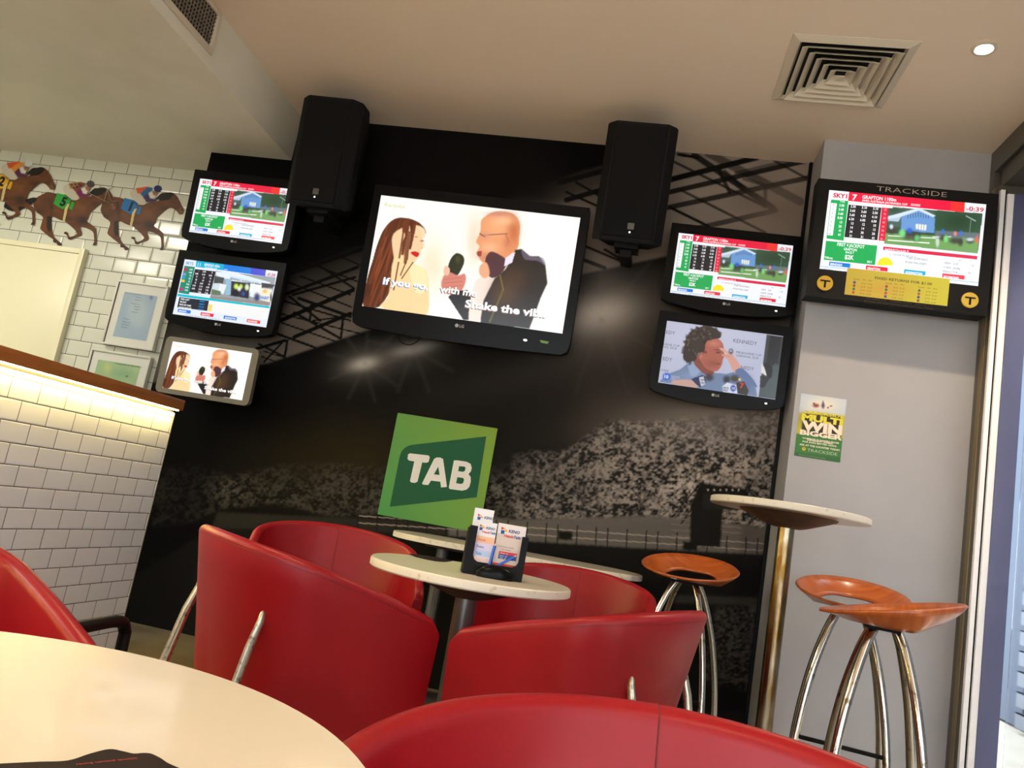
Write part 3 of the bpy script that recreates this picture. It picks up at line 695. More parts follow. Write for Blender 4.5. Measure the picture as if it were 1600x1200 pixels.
    T('4 Ratty $5.00   8 Dawson Dee $8.00   9 Country Miss $13', 392, 892, 17, (80, 90, 120), sx=.85)
def paint_karaoke(c, warm=True):
    """two singers in front of a white backdrop; crop (540,280)x4"""
    c.C[:] = lc((255, 252, 244)); P, B = c.poly, c.blob
    if warm:
        B(760, 350, 400, 300, (255, 250, 238), .6); B(540, 540, 90, 160, (255, 224, 186), .8); B(800, 380, 50, 160, (252, 214, 186), .8)
    skin, hair = (250, 206, 160), (92, 40, 16)
    # woman: back of hair, face, shoulder
    P([(300, 250), (370, 240), (450, 265), (495, 310), (500, 340), (480, 340), (440, 320), (330, 330), (300, 400), (310, 480), (290, 560), (300, 640), (255, 740), (200, 800), (108, 788), (130, 640), (170, 500), (200, 400), (240, 310)], hair, sm=True)
    hm_ = c.mask([(300, 250), (370, 240), (450, 265), (495, 310), (440, 320), (330, 330), (300, 400), (310, 480), (290, 560), (300, 640), (255, 740), (200, 800), (108, 788), (130, 640), (170, 500), (200, 400), (240, 310)], True, 1)
    tx_ = lattice((c.U+0.38*c.V)/11, c.V/140, 7); c.mix(hm_*np.clip(tx_*2-1, 0, 1), (150, 72, 34), .7); c.mix(hm_*np.clip(1-tx_*2.4, 0, 1), (50, 20, 8), .8)
    P([(440, 290), (490, 310), (498, 350), (480, 385), (494, 410), (470, 440), (462, 470), (430, 520), (390, 520), (370, 440), (400, 340)], (252, 216, 176), sm=True, soft=2)
    P([(300, 340), (440, 285), (480, 380), (462, 470), (425, 525), (440, 560), (330, 580), (300, 480)], (250, 206, 160), sm=True, soft=2)
    P([(360, 262), (400, 262), (372, 420), (356, 520), (340, 520), (350, 420), (352, 340)], (110, 50, 20), sm=True, soft=2); P([(400, 262), (440, 272), (430, 340), (408, 430), (396, 430), (404, 340)], (84, 36, 14), sm=True, soft=2)
    P([(310, 360), (350, 330), (370, 350), (340, 420), (330, 480), (310, 470), (296, 400)], skin, sm=True, soft=2)
    P([(300, 500), (380, 480), (420, 530), (500, 570), (520, 680), (510, 840), (400, 835), (220, 800), (270, 720)], (252, 214, 158), sm=True, soft=3)
    P([(400, 545), (460, 540), (510, 600), (500, 700), (430, 700)], (255, 232, 180), sm=True, soft=3)
    for a, b, w in (((390, 260), (372, 520), 20), ((430, 275), (402, 430), 16), ((360, 330), (335, 490), 12), ((380, 510), (342, 600), 8), ((420, 520), (350, 620), 8), ((400, 330), (384, 500), 12), ((330, 520), (300, 690), 10)): c.line(a, b, w, (110, 48, 18), .9)
    for a, b in (((250, 360), (160, 720)), ((280, 420), (220, 760)), ((220, 430), (150, 650))): c.line(a, b, 10, (150, 70, 30), .5, soft=8)
    P([(405, 458), (432, 450), (460, 462), (448, 486), (425, 478)], (206, 24, 34), sm=True); B(478, 385, 12, 5, (60, 30, 20), .9); B(440, 360, 10, 4, (90, 50, 30), .8); B(478, 430, 5, 4, (190, 120, 90), .8)
    # microphone and hand
    P([(690, 462), (730, 475), (742, 510), (725, 560), (690, 606), (640, 590), (636, 560), (655, 500)], (30, 34, 12), sm=True); B(700, 500, 14, 24, (70, 74, 20), .8)
    P([(640, 580), (700, 600), (745, 590), (750, 640), (720, 700), (650, 720), (600, 690), (604, 620)], (214, 128, 112), sm=True, soft=2); P([(622, 540), (650, 560), (640, 600), (612, 590)], (240, 190, 160), sm=True)
    for y in (618, 642, 668): c.line((612, y+8), (728, y-4), 4, (176, 92, 82), .7)
    # man
    P([(860, 240), (920, 205), (1000, 200), (1060, 225), (1090, 280), (1085, 360), (1075, 430), (1020, 480), (960, 560), (900, 540), (850, 515), (820, 460), (835, 420), (815, 390), (840, 330), (845, 270)], (232, 150, 100), sm=True, soft=2)
    B(950, 300, 90, 70, (246, 176, 126), .8); B(1050, 320, 40, 90, (196, 96, 56), .8); B(900, 430, 60, 40, (250, 190, 150), .7); B(960, 215, 80, 16, (188, 130, 120), .7)
    B(1010, 400, 22, 36, (206, 120, 84), .8); B(870, 480, 50, 26, (206, 130, 104), .6); B(990, 260, 60, 26, (252, 196, 150), .7)
    c.line((850, 350), (1010, 340), 8, (150, 90, 70), .8); c.line((840, 340), (870, 360), 10, (120, 60, 50), .8); B(880, 350, 26, 20, (220, 150, 130), .6)
    c.line((1000, 345), (1020, 390), 6, (160, 90, 70), .7); P([(820, 455), (850, 450), (845, 480), (825, 478)], (160, 60, 50), sm=True)
    P([(640, 735), (680, 700), (760, 690), (800, 760), (770, 880), (735, 880)], (20, 18, 20)); P([(800, 660), (870, 600), (940, 590), (900, 700), (840, 890), (770, 885)], (250, 228, 214), sm=True, soft=2)
    P([(1060, 440), (1100, 435), (1150, 480), (1210, 480), (1250, 540), (1262, 650), (1220, 740), (1150, 935), (840, 900), (860, 760), (930, 620), (1000, 560)], (28, 20, 18), sm=False, soft=2)
    B(1000, 700, 90, 120, (84, 54, 30), .85, rot=20); B(1060, 620, 60, 60, (70, 44, 24), .7); P([(1100, 440), (1160, 480), (1230, 490), (1250, 540), (1200, 510), (1120, 500)], (110, 96, 120), sm=True, op=.7)
    c.line((965, 600), (985, 690), 10, (120, 110, 40), .7); c.line((985, 690), (900, 890), 12, (110, 100, 30), .6)
    P([(900, 455), (960, 470), (1010, 520), (960, 600), (900, 610), (870, 520)], (78, 40, 48), sm=True); P([(1000, 490), (1060, 455), (1040, 520), (990, 545)], (236, 226, 240)); P([(840, 540), (880, 520), (900, 590), (870, 620), (835, 590)], (236, 170, 130), sm=True, soft=2)
    c.line((1240, 760), (1160, 930), 20, (255, 236, 224), .5, soft=10)
def words_karaoke(c):
    T = c.text; W = (255, 255, 252)
    T('Karaoke', 246, 156, 24, (206, 206, 90), w=128)
    for dx, dy, z, col in ((-5, 4, .0006, (90, 130, 200)), (0, 0, .0012, W)): T('If you go,', 236+dx, 632+dy, 44, col, w=292, bold=.03, z=z)
    for dx, dy, z, col in ((-4, 5, .0006, (96, 60, 60)), (0, 0, .0012, W)): T('with me', 590+dx, 682+dy, 44, col, w=235, bold=.03, z=z)
    for dx, dy, z, col in ((-4, 5, .0006, (130, 96, 96)), (0, 0, .0012, W)): T('Shake the vib..', 748+dx, 774+dy, 48, col, w=510, bold=.035, z=z)
def paint_interview(c):
    """man at a press backdrop rubbing his eyes; crop (1000,480)x6.384"""
    c.C[:] = lc((186, 190, 214)); P, B, T = c.poly, c.blob, c.text
    B(700, 300, 600, 260, (204, 206, 226), .7)
    P([(1265, 270), (1430, 295), (1360, 920), (1185, 895)], (62, 66, 70), soft=1); P([(1300, 280), (1410, 300), (1375, 590), (1260, 560)], (40, 42, 46), soft=2); P([(1350, 560), (1400, 590), (1360, 900), (1190, 890), (1210, 780)], (74, 84, 86), soft=3)
    P([(1215, 555), (1260, 640), (1262, 685), (1208, 650)], (226, 222, 220), soft=1); P([(1240, 560), (1300, 570), (1325, 620), (1310, 700), (1270, 690)], (30, 30, 40), sm=True); P([(1200, 680), (1300, 700), (1240, 800), (1195, 800)], (40, 42, 52))
    shirt = (112, 132, 166)
    P([(190, 745), (260, 670), (400, 620), (500, 540), (560, 560), (720, 650), (860, 665), (960, 640), (1010, 615), (1080, 680), (1150, 770), (1170, 890), (660, 830), (320, 765)], shirt, sm=False, soft=2)
    B(520, 690, 120, 50, (136, 156, 190), .7); B(1080, 760, 50, 80, (92, 108, 150), .7)
    P([(490, 545), (540, 540), (600, 640), (520, 690), (480, 600)], (146, 166, 200), sm=True)
    # neck, face
    P([(530, 540), (600, 480), (700, 560), (740, 650), (700, 680), (620, 650)], (132, 72, 62), sm=True)
    P([(640, 330), (760, 310), (820, 350), (836, 400), (838, 450), (846, 480), (825, 530), (820, 560), (790, 620), (740, 640), (660, 610), (600, 520), (610, 420)], (176, 98, 84), sm=True, soft=2)
    B(720, 560, 70, 40, (138, 78, 66), .7); B(740, 360, 60, 30, (210, 136, 116), .7); B(780, 450, 24, 10, (60, 34, 34), .9); B(770, 425, 34, 6, (70, 44, 40), .8); B(780, 565, 26, 8, (110, 50, 48), .8); B(600, 480, 28, 36, (196, 116, 100), .95, p=4)
    # hair
    P([(520, 230), (620, 190), (700, 190), (780, 230), (812, 280), (790, 310), (720, 320), (660, 350), (640, 440), (580, 460), (560, 520), (510, 545), (470, 550), (430, 500), (440, 400), (460, 310)], (52, 44, 44), sm=True, soft=1)
    rnd = random.Random(3)
    for k in range(90):
        a = rnd.random()*6.28; x = 590+150*math.cos(a)*rnd.random()**.4; y = 340+150*math.sin(a)*rnd.random()**.4
        if x > 660 and y > 330: continue
        c.blob(x, y, 12, 7, (104, 92, 84) if k % 2 else (26, 22, 24), .7, rot=rnd.random()*180)
    for x, y in ((470, 300), (450, 350), (438, 400), (430, 450), (442, 500), (470, 540), (500, 560), (520, 225), (570, 205), (640, 190), (700, 195), (760, 215), (800, 255), (430, 425), (455, 520)):
        c.blob(x, y, 20, 14, (48, 42, 42), .9, rot=rnd.random()*180, p=3)
    # raised hand and sleeve
    P([(790, 405), (830, 410), (870, 440), (920, 470), (960, 520), (1000, 580), (1010, 625), (960, 660), (920, 620), (890, 550), (860, 510), (830, 540), (850, 500), (815, 480), (870, 470), (840, 440)], (218, 160, 146), sm=True)
    c.line((800, 412), (900, 480), 14, (226, 170, 156), .9); c.line((820, 470), (900, 490), 12, (206, 146, 132), .9)
    P([(950, 650), (1020, 610), (1130, 720), (1170, 800), (1100, 760)], (96, 116, 160), sm=True)
    # reporters' microphones
    P([(320, 735), (420, 720), (520, 730), (580, 770), (570, 800), (480, 795), (330, 765)], (200, 160, 146), sm=True, soft=2)
    P([(510, 715), (620, 675), (650, 690), (660, 760), (600, 800), (560, 770)], (34, 44, 90)); P([(590, 700), (635, 690), (655, 765), (610, 790)], (206, 212, 226)); B(690, 700, 50, 40, (44, 44, 50), .95, p=4)
    B(865, 720, 38, 40, (30, 30, 30), .95, p=4); B(945, 710, 50, 40, (62, 54, 34), .95, p=4); B(995, 720, 12, 12, (246, 220, 90), 1, p=4)
    P([(820, 790), (870, 750), (960, 775), (972, 860), (830, 850)], (214, 220, 236)); P([(960, 750), (1040, 740), (1085, 830), (1070, 880), (975, 860)], (52, 44, 48))
    g = (92, 92, 110)
    T('KENNEDY', 932, 330, 40, g, w=226); T('NEDY', 1008, 597, 36, g, w=124)
    T('EDY', 262, 246, 36, g, w=86); T('EDY', 230, 510, 36, g, w=90); T('MELBOURNE CUP', 960, 446, 22, g, w=240); T('CARNIVAL 2018', 958, 478, 22, g, w=212); T('URNE CUP', 236, 366, 22, g, w=154); T('VAL 2018', 234, 394, 22, g, w=126); T('OURNE', 206, 624, 20, g, sx=.85)
    c.blob(908, 440, 24, 30, (40, 40, 50), .9, p=4); c.blob(908, 436, 10, 12, (200, 200, 216), .9, p=4); c.blob(264, 690, 40, 40, (30, 100, 214), 1, p=6)
    T('10', 264, 692, 34, (236, 240, 250), 'C', bold=.03); T('NEWS', 312, 690, 28, (190, 196, 214), sx=.8); T('FIRST', 310, 716, 22, (190, 196, 214), sx=.8)
    T('NEWS', 606, 722, 22, (60, 60, 80), 'L', sx=.6, bold=.02); T('FIRST', 610, 752, 22, (60, 60, 80), 'L', sx=.6, bold=.02); T('NEWS', 826, 800, 22, (50, 50, 60), sx=.7, bold=.02); T('FIRST', 830, 826, 22, (50, 50, 60), sx=.7, bold=.02)
    c.blob(930, 808, 30, 36, (40, 70, 170), 1, p=6); T('10', 932, 808, 24, (230, 234, 246), 'C', bold=.02); T('7', 1018, 780, 50, (200, 60, 46), 'C', bold=.06)

# ------------------------------------------------------------------ televisions
R1_OUT = [(240, 72), (870, 141), (1500, 210), (1478, 560), (1440, 850), (1410, 935), (1375, 966), (1200, 966), (1000, 948), (800, 925), (600, 897), (420, 875), (260, 850), (170, 815), (132, 785), (180, 430)]
pR1 = Plane((0.335, 3.88, 2.347), 2.8, 0.6); pR2 = Plane((0.340, 3.88, 1.870), 2.0, 1.0)
pL1 = Plane((-2.419, 3.88, 2.358), 3.9, 1.2); pL2 = Plane((-2.391, 3.88, 1.867), 2.9, 0.6)
pL3 = Plane((-2.372, 3.86, 1.414), 2.5, 0.1); pBig = Plane((-1.022, 3.85, 2.205), 6.2, 0.8)
pTS = Plane((1.054, 3.5985, 2.497), 3.2, -0.6)
small_outline = [pR1.loc(1010+x/6.154, 340+y/6.154) for x, y in R1_OUT]
small_outline = [(-0.330, 0.212), (0.330, 0.212), (0.332, -0.15), (0.327, -0.190), (0.300, -0.206), (0.24, -0.218), (0.13, -0.232), (0.0, -0.237), (-0.13, -0.232), (-0.24, -0.218), (-0.300, -0.206), (-0.327, -0.190), (-0.332, -0.15)]
def tv_body(root, outline, sw, sh, thick, m_front, body_m, back=(0.42, 0.26, 0.07), arm=0.06):
    # bezel: outline ring around the screen opening, with a proud lip
    bm = bmesh.new()
    prism(bm, outline, -thick, -0.012, bev=0.004)
    link('casing', bm, body_m, root)
    bm = bmesh.new()
    q = [(-sw/2, -sh/2), (sw/2, -sh/2), (sw/2, sh/2), (-sw/2, sh/2)]
    a = sum(outline[i][0]*outline[(i+1) % len(outline)][1]-outline[(i+1) % len(outline)][0]*outline[i][1] for i in range(len(outline)))
    out = outline if a > 0 else outline[::-1]
    tri = tessellate_polygon([[Vector((x, y, 0)) for x, y in out], [Vector((x, y, 0)) for x, y in q[::-1]]])
    allp = out+q[::-1]
    top = [bm.verts.new((x, y, 0.003)) for x, y in allp]; bot = [bm.verts.new((x, y, -0.0118)) for x, y in allp]
    for t in tri:
        f = bm.faces.new([top[i] for i in t]); f.normal_update()
        if f.normal.z < 0: f.normal_flip()
    n = len(out)
    for rng_, inv in ((list(range(n)), False), (list(range(n, n+4)), False)):
        for i, k in enumerate(rng_):
            k2 = rng_[(i+1) % len(rng_)]
            bm.faces.new((bot[k], bot[k2], top[k2], top[k]))
    link('bezel', bm, m_front, root, False)
    bm = bmesh.new(); box(bm, -back[0]/2, back[0]/2, -back[1]/2-0.02, back[1]/2-0.02, -thick-back[2], -thick-0.0005, 0.012); link('rear_housing', bm, M_BLK, root)
    if arm > 0:
        bm = bmesh.new(); box(bm, -0.05, 0.05, -0.1, 0.1, -thick-back[2]-arm, -thick-back[2]-0.0005, 0.003); link('wall_bracket', bm, M_MATTBLK, root)
def lg_logo(root, x, y, h):
    c = Canvas(Plane((0, 5, 1)), (0, 0, 1), (0, 0.001, 0, 0.001), 2, 2)
    bm = bmesh.new()
    n = 24
    ring = [(x+h*0.62*math.cos(2*pi*k/n), y+h*0.62*math.sin(2*pi*k/n)) for k in range(n)]
    prism(bm, ring, 0.0032, 0.0042)
    v, f = text_mesh('LG', .02)
    vs = [bm.verts.new((x+h*0.95+p[0]*h, y+(p[1]-0.5)*h, 0.0042)) for p in v]
    for t in f:
        try: bm.faces.new([vs[i] for i in t])
        except ValueError: pass
    link('maker_logo', bm, M_LOGO, root, False)
def power_dot(root, x, y, r=0.0035, w=1.0):
    bm = bmesh.new(); prism(bm, [(x+r*w*math.cos(2*pi*k/12), y+r*math.sin(2*pi*k/12)) for k in range(12)], 0.0032, 0.0045); link('power_light', bm, M_DOT, root, False)

def screen_mesh(pl, crop, w, h, nx, ny, painter, words=None):
    c = Canvas(pl, crop, (-w/2, w/2, -h/2, h/2), nx, ny); painter(c)
    if words: words(c)
    return c
SW, SH = 0.5757, 0.3238
race = screen_mesh(pTS, (1250, 260, 5.0), 0.688, 0.389, 330, 187, paint_race)
ATTACH = 0
def small_tv(pl, label, canvas, scale, m=M_SCREEN):
    t = thing('television', label, 'television', M=pl.M, group='small televisions on the mural wall')
    tv_body(t, small_outline, SW, SH, 0.055, M_GLOSSBLK, M_BLK, arm=max(0.0, 4.05-pl.c[1]-0.055-0.07-0.012))
    canvas.build('screen', m, t, base_z=-0.002, scale=scale)
    lg_logo(t, -0.012, -SH/2-0.022, 0.012); power_dot(t, 0.245, -SH/2-0.026, 0.004, 1.6)
    return t
small_tv(pR1, 'black television showing the red horse racing channel, right of the right loudspeaker', race, SW/0.688)
small_tv(pL1, 'black television with the red racing channel, partly behind the left loudspeaker', race, SW/0.688)
c = screen_mesh(pL2, (240, 380, 8.0), SW, SH, 300, 170, paint_race2)
small_tv(pL2, 'black television showing the blue racing channel, between two other screens at left', c, 1.0)
c = screen_mesh(pR2, (1000, 480, 6.384), SW, SH, 320, 180, paint_interview)
small_tv(pR2, 'black television showing a curly-haired man in a blue shirt at a press interview', c, 1.0, mat('dim_lit_screen', attr=True, rough=0.2, emit=0.85))
# large television in the middle
t = thing('television', 'largest black television, showing two singers on a white backdrop, in the middle of the mural', 'television', M=pBig.M)
bo = [(-0.595, 0.368), (0.595, 0.368), (0.600, 0.0), (0.600, -0.36), (0.590, -0.405), (0.56, -0.422), (0.3, -0.432), (0, -0.436), (-0.3, -0.432), (-0.56, -0.422), (-0.590, -0.405), (-0.600, -0.36), (-0.600, 0.0)]
tv_body(t, bo, 1.106, 0.622, 0.075, M_GLOSSBLK, M_BLK, back=(0.75, 0.5, 0.05), arm=0.045)
c = screen_mesh(pBig, (540, 280, 4.0), 1.106, 0.622, 520, 292, paint_karaoke, words_karaoke)
c.build('screen', M_SCREEN_HOT, t, base_z=-0.002)
lg_logo(t, -0.012, -0.345, 0.016); power_dot(t, 0.365, -0.372, 0.006, 1.8)
bm = bmesh.new(); tube(bm, smooth_pts([(-0.36, -0.40, -0.06), (-0.34, -0.46, -0.09), (-0.29, -0.475, -0.10), (-0.24, -0.45, -0.09), (-0.22, -0.40, -0.06)], 6, False), 0.003, 8); link('hanging_cable', bm, M_BLK, t)
bm = bmesh.new(); prism(bm, [(0.44, -0.36), (0.49, -0.362), (0.485, -0.375), (0.45, -0.374)], 0.0032, 0.0042); link('status_sticker', bm, mat('green_sticker', rgb(110, 150, 60), .4), t, False)
# silver framed monitor
t = thing('monitor', 'silver-framed screen with the two singers, lowest of the three at left', 'monitor', M=pL3.M)
rr = []
for sx_, sy_, a0 in ((1, 1, 0), (-1, 1, 90), (-1, -1, 180), (1, -1, 270)):
    for k in range(6): a = R(a0+k*18); rr.append((sx_*(0.282-0.03)+0.03*math.cos(a), sy_*(0.1585-0.03)+0.03*math.sin(a)))
tv_body(t, rr, 0.484, 0.263, 0.03, M_SILV, M_SILV, back=(0.3, 0.2, 0.05), arm=0.10)
pl3 = screen_mesh(pBig, (540, 280, 4.0), 1.106, 0.622, 260, 146, lambda c: paint_karaoke(c, False), words_karaoke)
pl3.build('screen', M_SCREEN_HOT, t, base_z=-0.004, scale=0.484/1.106).scale = (1, 0.263/0.484*1.106/0.622, 1)

# display board with built-in screen on the pier
t = thing('display_board', 'black betting display board with racing screen and yellow price strip on the grey pier', 'display board', M=pTS.M)
def q5(x, y): return pTS.loc(1250+x/5, 260+y/5)
bo = [q5(150, 98), q5(1555, 224), q5(1468, 1172), q5(55, 1005)]
bo = [(-0.398, 0.247), (0.392, 0.247), (0.392, -0.330), (-0.392, -0.330)]
bm = bmesh.new()
out = [bo[3], bo[2], bo[1], bo[0]]; q = [(-0.344, -0.1945), (0.344, -0.1945), (0.344, 0.1945), (-0.344, 0.1945)]
prism(bm, out, -0.10, -0.0105); link('back_box', bm, M_MATTBLK, t, False)
tri = tessellate_polygon([[Vector((x, y, 0)) for x, y in out], [Vector((x, y, 0)) for x, y in q[::-1]]]); allp = out+q[::-1]
bm = bmesh.new(); top = [bm.verts.new((x, y, 0.002)) for x, y in allp]; bot = [bm.verts.new((x, y, -0.010)) for x, y in allp]
for tt in tri:
    f = bm.faces.new([top[i] for i in tt]); f.normal_update()
    if f.normal.z < 0: f.normal_flip()
for rg in (list(range(4)), list(range(4, 8))):
    for i, k in enumerate(rg): bm.faces.new((bot[k], bot[rg[(i+1) % 4]], top[rg[(i+1) % 4]], top[k]))
link('face_panel', bm, mat('charcoal_board', rgb(24, 23, 23), 0.55, spec=0.15), t, False)
bm = bmesh.new(); box(bm, -0.2, 0.2, -0.2, 0.15, -0.165, -0.1005); link('wall_bracket', bm, M_MATTBLK, t, False)
race.build('screen', mat('board_lit_screen', attr=True, rough=0.2, emit=1.12), t, base_z=-0.002)
c = Canvas(pTS, (1250, 260, 5.0), (-0.16, 0.16, 0.20, 0.24), 2, 2); c.C[:] = lc((24, 23, 23))
c.text('TRACKSIDE', 598, 172, 40, (196, 180, 166), w=490, bold=-.012, z=.0)
o = c.build('sign_lettering', M_PRINT, t, base_z=0.0026, keep=np.zeros(c.X.shape))
ys = Canvas(pTS, (1250, 260, 5.0), (-0.222, 0.222, -0.304, -0.176), 80, 24); ys.C[:] = lc((214, 190, 40))
gx = np.clip((ys.U-360)/800, 0, 1)[..., None]; ys.C = lc((206, 170, 40))*(1-gx)+lc((222, 204, 44))*gx
ys.blob(640, 960, 200, 60, (222, 160, 44), .7)
dkb = (70, 54, 20)
ys.text('FIXED RETURNS FOR $1.00', 582, 872, 20, dkb, w=406, bold=.02)
for k, x in enumerate((415, 665, 920)):
    y0 = 880+k*32
    ys.text('Number    Win    Place', x, y0, 11, dkb, sx=.95)
    for j in range(4):
        col = ((60, 60, 130), (150, 60, 40), (50, 110, 60), (196, 70, 40))[(j+k) % 4]
        cx, cy = x+8-j*3, y0+28+j*26
        ys.shape([(cx+11*math.cos(a), cy+11*math.sin(a)) for a in np.linspace(0, 2*pi, 13)[:-1]], col, z=.0006)
        ys.text('$4.00   $1.80', x+62-j*4, cy+8, 11, (120, 96, 30), sx=1.0)
ys.text('Quinella 1-2   Trifecta 3-4-5   Exacta 1-2', 515, 1032, 13, dkb, w=470); ys.text('Returns are approximate only and may change', 500, 1052, 13, dkb, w=490)
ys.build('price_strip', mat('backlit_price_strip', attr=True, rough=.4, emit=.85), t, base_z=0.0048)
for cx, cy in ((192, 915), (1322, 1048)):
    x, y = q5(cx, cy); bm = bmesh.new()
    prism(bm, [(x+0.036*math.cos(2*pi*k/28), y+0.036*math.sin(2*pi*k/28)) for k in range(28)], 0.0022, 0.010, bev=0.002)
    b = link('round_badge', bm, M_GOLD, t)
    bm = bmesh.new(); prism(bm, [(x-.022, y+.014), (x+.022, y+.014), (x+.022, y+.007), (x+.0045, y+.007), (x+.0045, y-.022), (x-.0045, y-.022), (x-.0045, y+.007), (x-.022, y+.007)], 0.0102, 0.0112); link('badge_letter', bm, M_BLK, b, False)

# ------------------------------------------------------------------ loudspeakers
def speaker(pl, label, w, h):
    t = thing('loudspeaker', label, 'loudspeaker', M=pl.M, group='black loudspeakers by the ceiling')
    bm = bmesh.new(); a = w/2; ch = 0.045
    ol = [(-a+ch, 0), (a-ch, 0), (a, -ch), (a, -0.14), (a*0.62, -0.34), (-a*0.62, -0.34), (-a, -0.14), (-a, -ch)]
    lo = [bm.verts.new((x, -h/2-(0.0 if z > -0.1 else -0.04), z)) for x, z in ol]; hi = [bm.verts.new((x, h/2-(0 if z > -0.2 else 0.02), z)) for x, z in ol]
    bm.faces.new(hi); bm.faces.new(lo[::-1])
    for i in range(len(ol)): bm.faces.new((lo[i], hi[i], hi[(i+1) % 8], lo[(i+1) % 8]))
    bmesh.ops.recalc_face_normals(bm, faces=bm.faces)
    bmesh.ops.bevel(bm, geom=[e for e in bm.edges], offset=0.006, segments=2, affect='EDGES')
    link('cabinet', bm, M_MATTBLK, t)
    bm = bmesh.new(); prism(bm, [(-a+ch+.008, -h/2+.02), (a-ch-.008, -h/2+.02), (a-ch-.008, h/2-.02), (-a+ch+.008, h/2-.02)], 0.0005, 0.006, bev=0.003)
    link('grille', bm, mat('speaker_grille_mesh', rgb(11, 11, 11), 0.7, spec=0.15, bump=(900, .5, .001)), t)
    bm = bmesh.new(); prism(bm, [(-.002, -h/2+.06), (.03, -h/2+.06), (.03, -h/2+.092), (-.002, -h/2+.092)], 0.0062, 0.008); link('badge', bm, mat('speaker_badge', rgb(84, 80, 74), .4), t, False)
    bm = bmesh.new(); prism(bm, [(.012+.004*math.cos(k), -h/2+.046+.004*math.sin(k)) for k in np.linspace(0, 2*pi, 11)[:-1]], 0.0062, 0.008); link('indicator_light', bm, mat('speaker_led', (0.9, 0.95, 1, 1), emit=4), t, False)
    bm = bmesh.new(); box(bm, -0.06, 0.06, -h/2-0.015, -h/2+0.035, -0.26, -0.08, 0.004); box(bm, -0.03, 0.03, -h/2-0.055, -h/2-0.015, -0.44, -0.12, 0.006); box(bm, -0.02, 0.02, -h/2-0.06, -h/2+0.05, -0.455, -0.40, 0.004); link('mounting_bracket', bm, M_MATTBLK, t)
    return t
speaker(Plane((-1.870, 3.60, 2.640), 5.7, 2.0), 'black loudspeaker on the left, overlapping a racing screen, up by the ceiling', 0.345, 0.60)
speaker(Plane((-0.205, 3.60, 2.640), 9.0, 0.0), 'black loudspeaker to the right of the largest television, up by the ceiling', 0.350, 0.60)

# ------------------------------------------------------------------ flat sign, poster, framed prints, horse cut-outs
def backing(bm, w, h, th, bev=0.0, z1=0.0): return box(bm, -w/2, w/2, -h/2, h/2, z1-th, z1, bev)
pT = Plane((-1.029, 4.040, 1.089))
t = thing('betting_shop_sign', 'square green sign with white letters on a darker green flag shape, on the mural', 'sign', M=pT.M)
bm = bmesh.new(); backing(bm, 0.563, 0.557, 0.007, 0, -0.0004); link('sign_board', bm, mat('sign_edge_green', rgb(90, 140, 70), .5), t, False)
c = Canvas(pT, (560, 620, 4.139), (-0.2815, 0.2815, -0.2785, 0.2785), 60, 60)
a = np.clip((c.X/0.56+c.Y/0.56*0.6+0.75)/1.5, 0, 1)[..., None]
c.C = lc((74, 144, 78))*(1-a)+lc((122, 154, 54))*a
c.blob(330, 150, 200, 60, (104, 150, 70), .5)
c.shape([(827, 256), (765, 650), (203, 711), (262, 410), (268, 380), (280, 352), (300, 330), (325, 316), (350, 310)], (24, 84, 54), z=.0006)
W = (222, 220, 214)
c.shape([(322, 372), (335, 366), (452, 379), (462, 390), (455, 420), (440, 427), (413, 424), (383, 548), (366, 557), (342, 554), (334, 545), (362, 418), (328, 412), (318, 402)], W, z=.0012)
c.shape([(412, 560), (490, 402), (505, 393), (530, 393), (548, 403), (573, 583), (535, 586), (530, 549), (470, 542), (452, 570), (418, 568)], W, z=.0012)
c.shape([(517, 452), (525, 506), (489, 501)], (24, 84, 54), z=.0018)
c.shape([(618, 412), (640, 411), (700, 420), (726, 434), (733, 460), (728, 482), (712, 500), (726, 518), (727, 548), (718, 582), (700, 600), (670, 607), (590, 596), (585, 585)], W, z=.0012)
c.shape([(652, 448), (688, 452), (694, 462), (688, 480), (676, 485), (645, 481)], (24, 84, 54), z=.0018)
c.shape([(640, 520), (678, 525), (684, 537), (678, 558), (664, 564), (632, 559)], (24, 84, 54), z=.0018)
c.build('sign_print', mat('sign_face', attr=True, rough=.45, spec=.15), t)

pP = Plane((0.828, 3.7835, 1.585), 0, 0)
t = thing('poster', 'small green and yellow betting poster taped to the grey pier below the display board', 'poster', M=pP.M)
c = Canvas(pP, (1190, 580, 8.0), (-0.104, 0.104, -0.151, 0.151), 90, 130)
c.C[:] = lc((196, 210, 226)); P = c.poly
c.blob(770, 420, 220, 110, (238, 232, 214), .9); P([(460, 520), (640, 500), (1050, 560), (1020, 850), (430, 790)], (196, 186, 70), soft=6); c.blob(480, 600, 60, 100, (150, 150, 60), .7); c.blob(1010, 680, 40, 100, (190, 180, 70), .8)
P([(430, 775), (1020, 845), (980, 1150), (395, 1070)], (66, 124, 66), soft=1); P([(405, 1010), (1000, 1080), (985, 1150), (395, 1070)], (56, 106, 62), soft=3)
P([(520, 530), (990, 560), (1000, 830), (490, 780)], (60, 50, 40), soft=2)
for x, y, r, q, col in ((680, 430, 44, 26, (150, 40, 40)), (655, 405, 16, 14, (120, 30, 30)), (768, 430, 24, 40, (70, 60, 110)), (768, 390, 8, 24, (60, 50, 90)), (830, 455, 14, 14, (190, 50, 60)), (868, 436, 18, 10, (70, 70, 70))): c.blob(x, y, r, q, col, .95, p=4)
T = c.text; Y = (232, 222, 74); Wc = (246, 236, 214)
T('TRACKSIDE', 522, 500, 36, Y, w=474, bold=.02); T('MULTI', 502, 565, 76, Y, w=482, bold=.06); T('WIN', 500, 665, 112, Wc, w=478, bold=.06); T('BIGGER', 480, 755, 60, Wc, w=500, bold=.05)
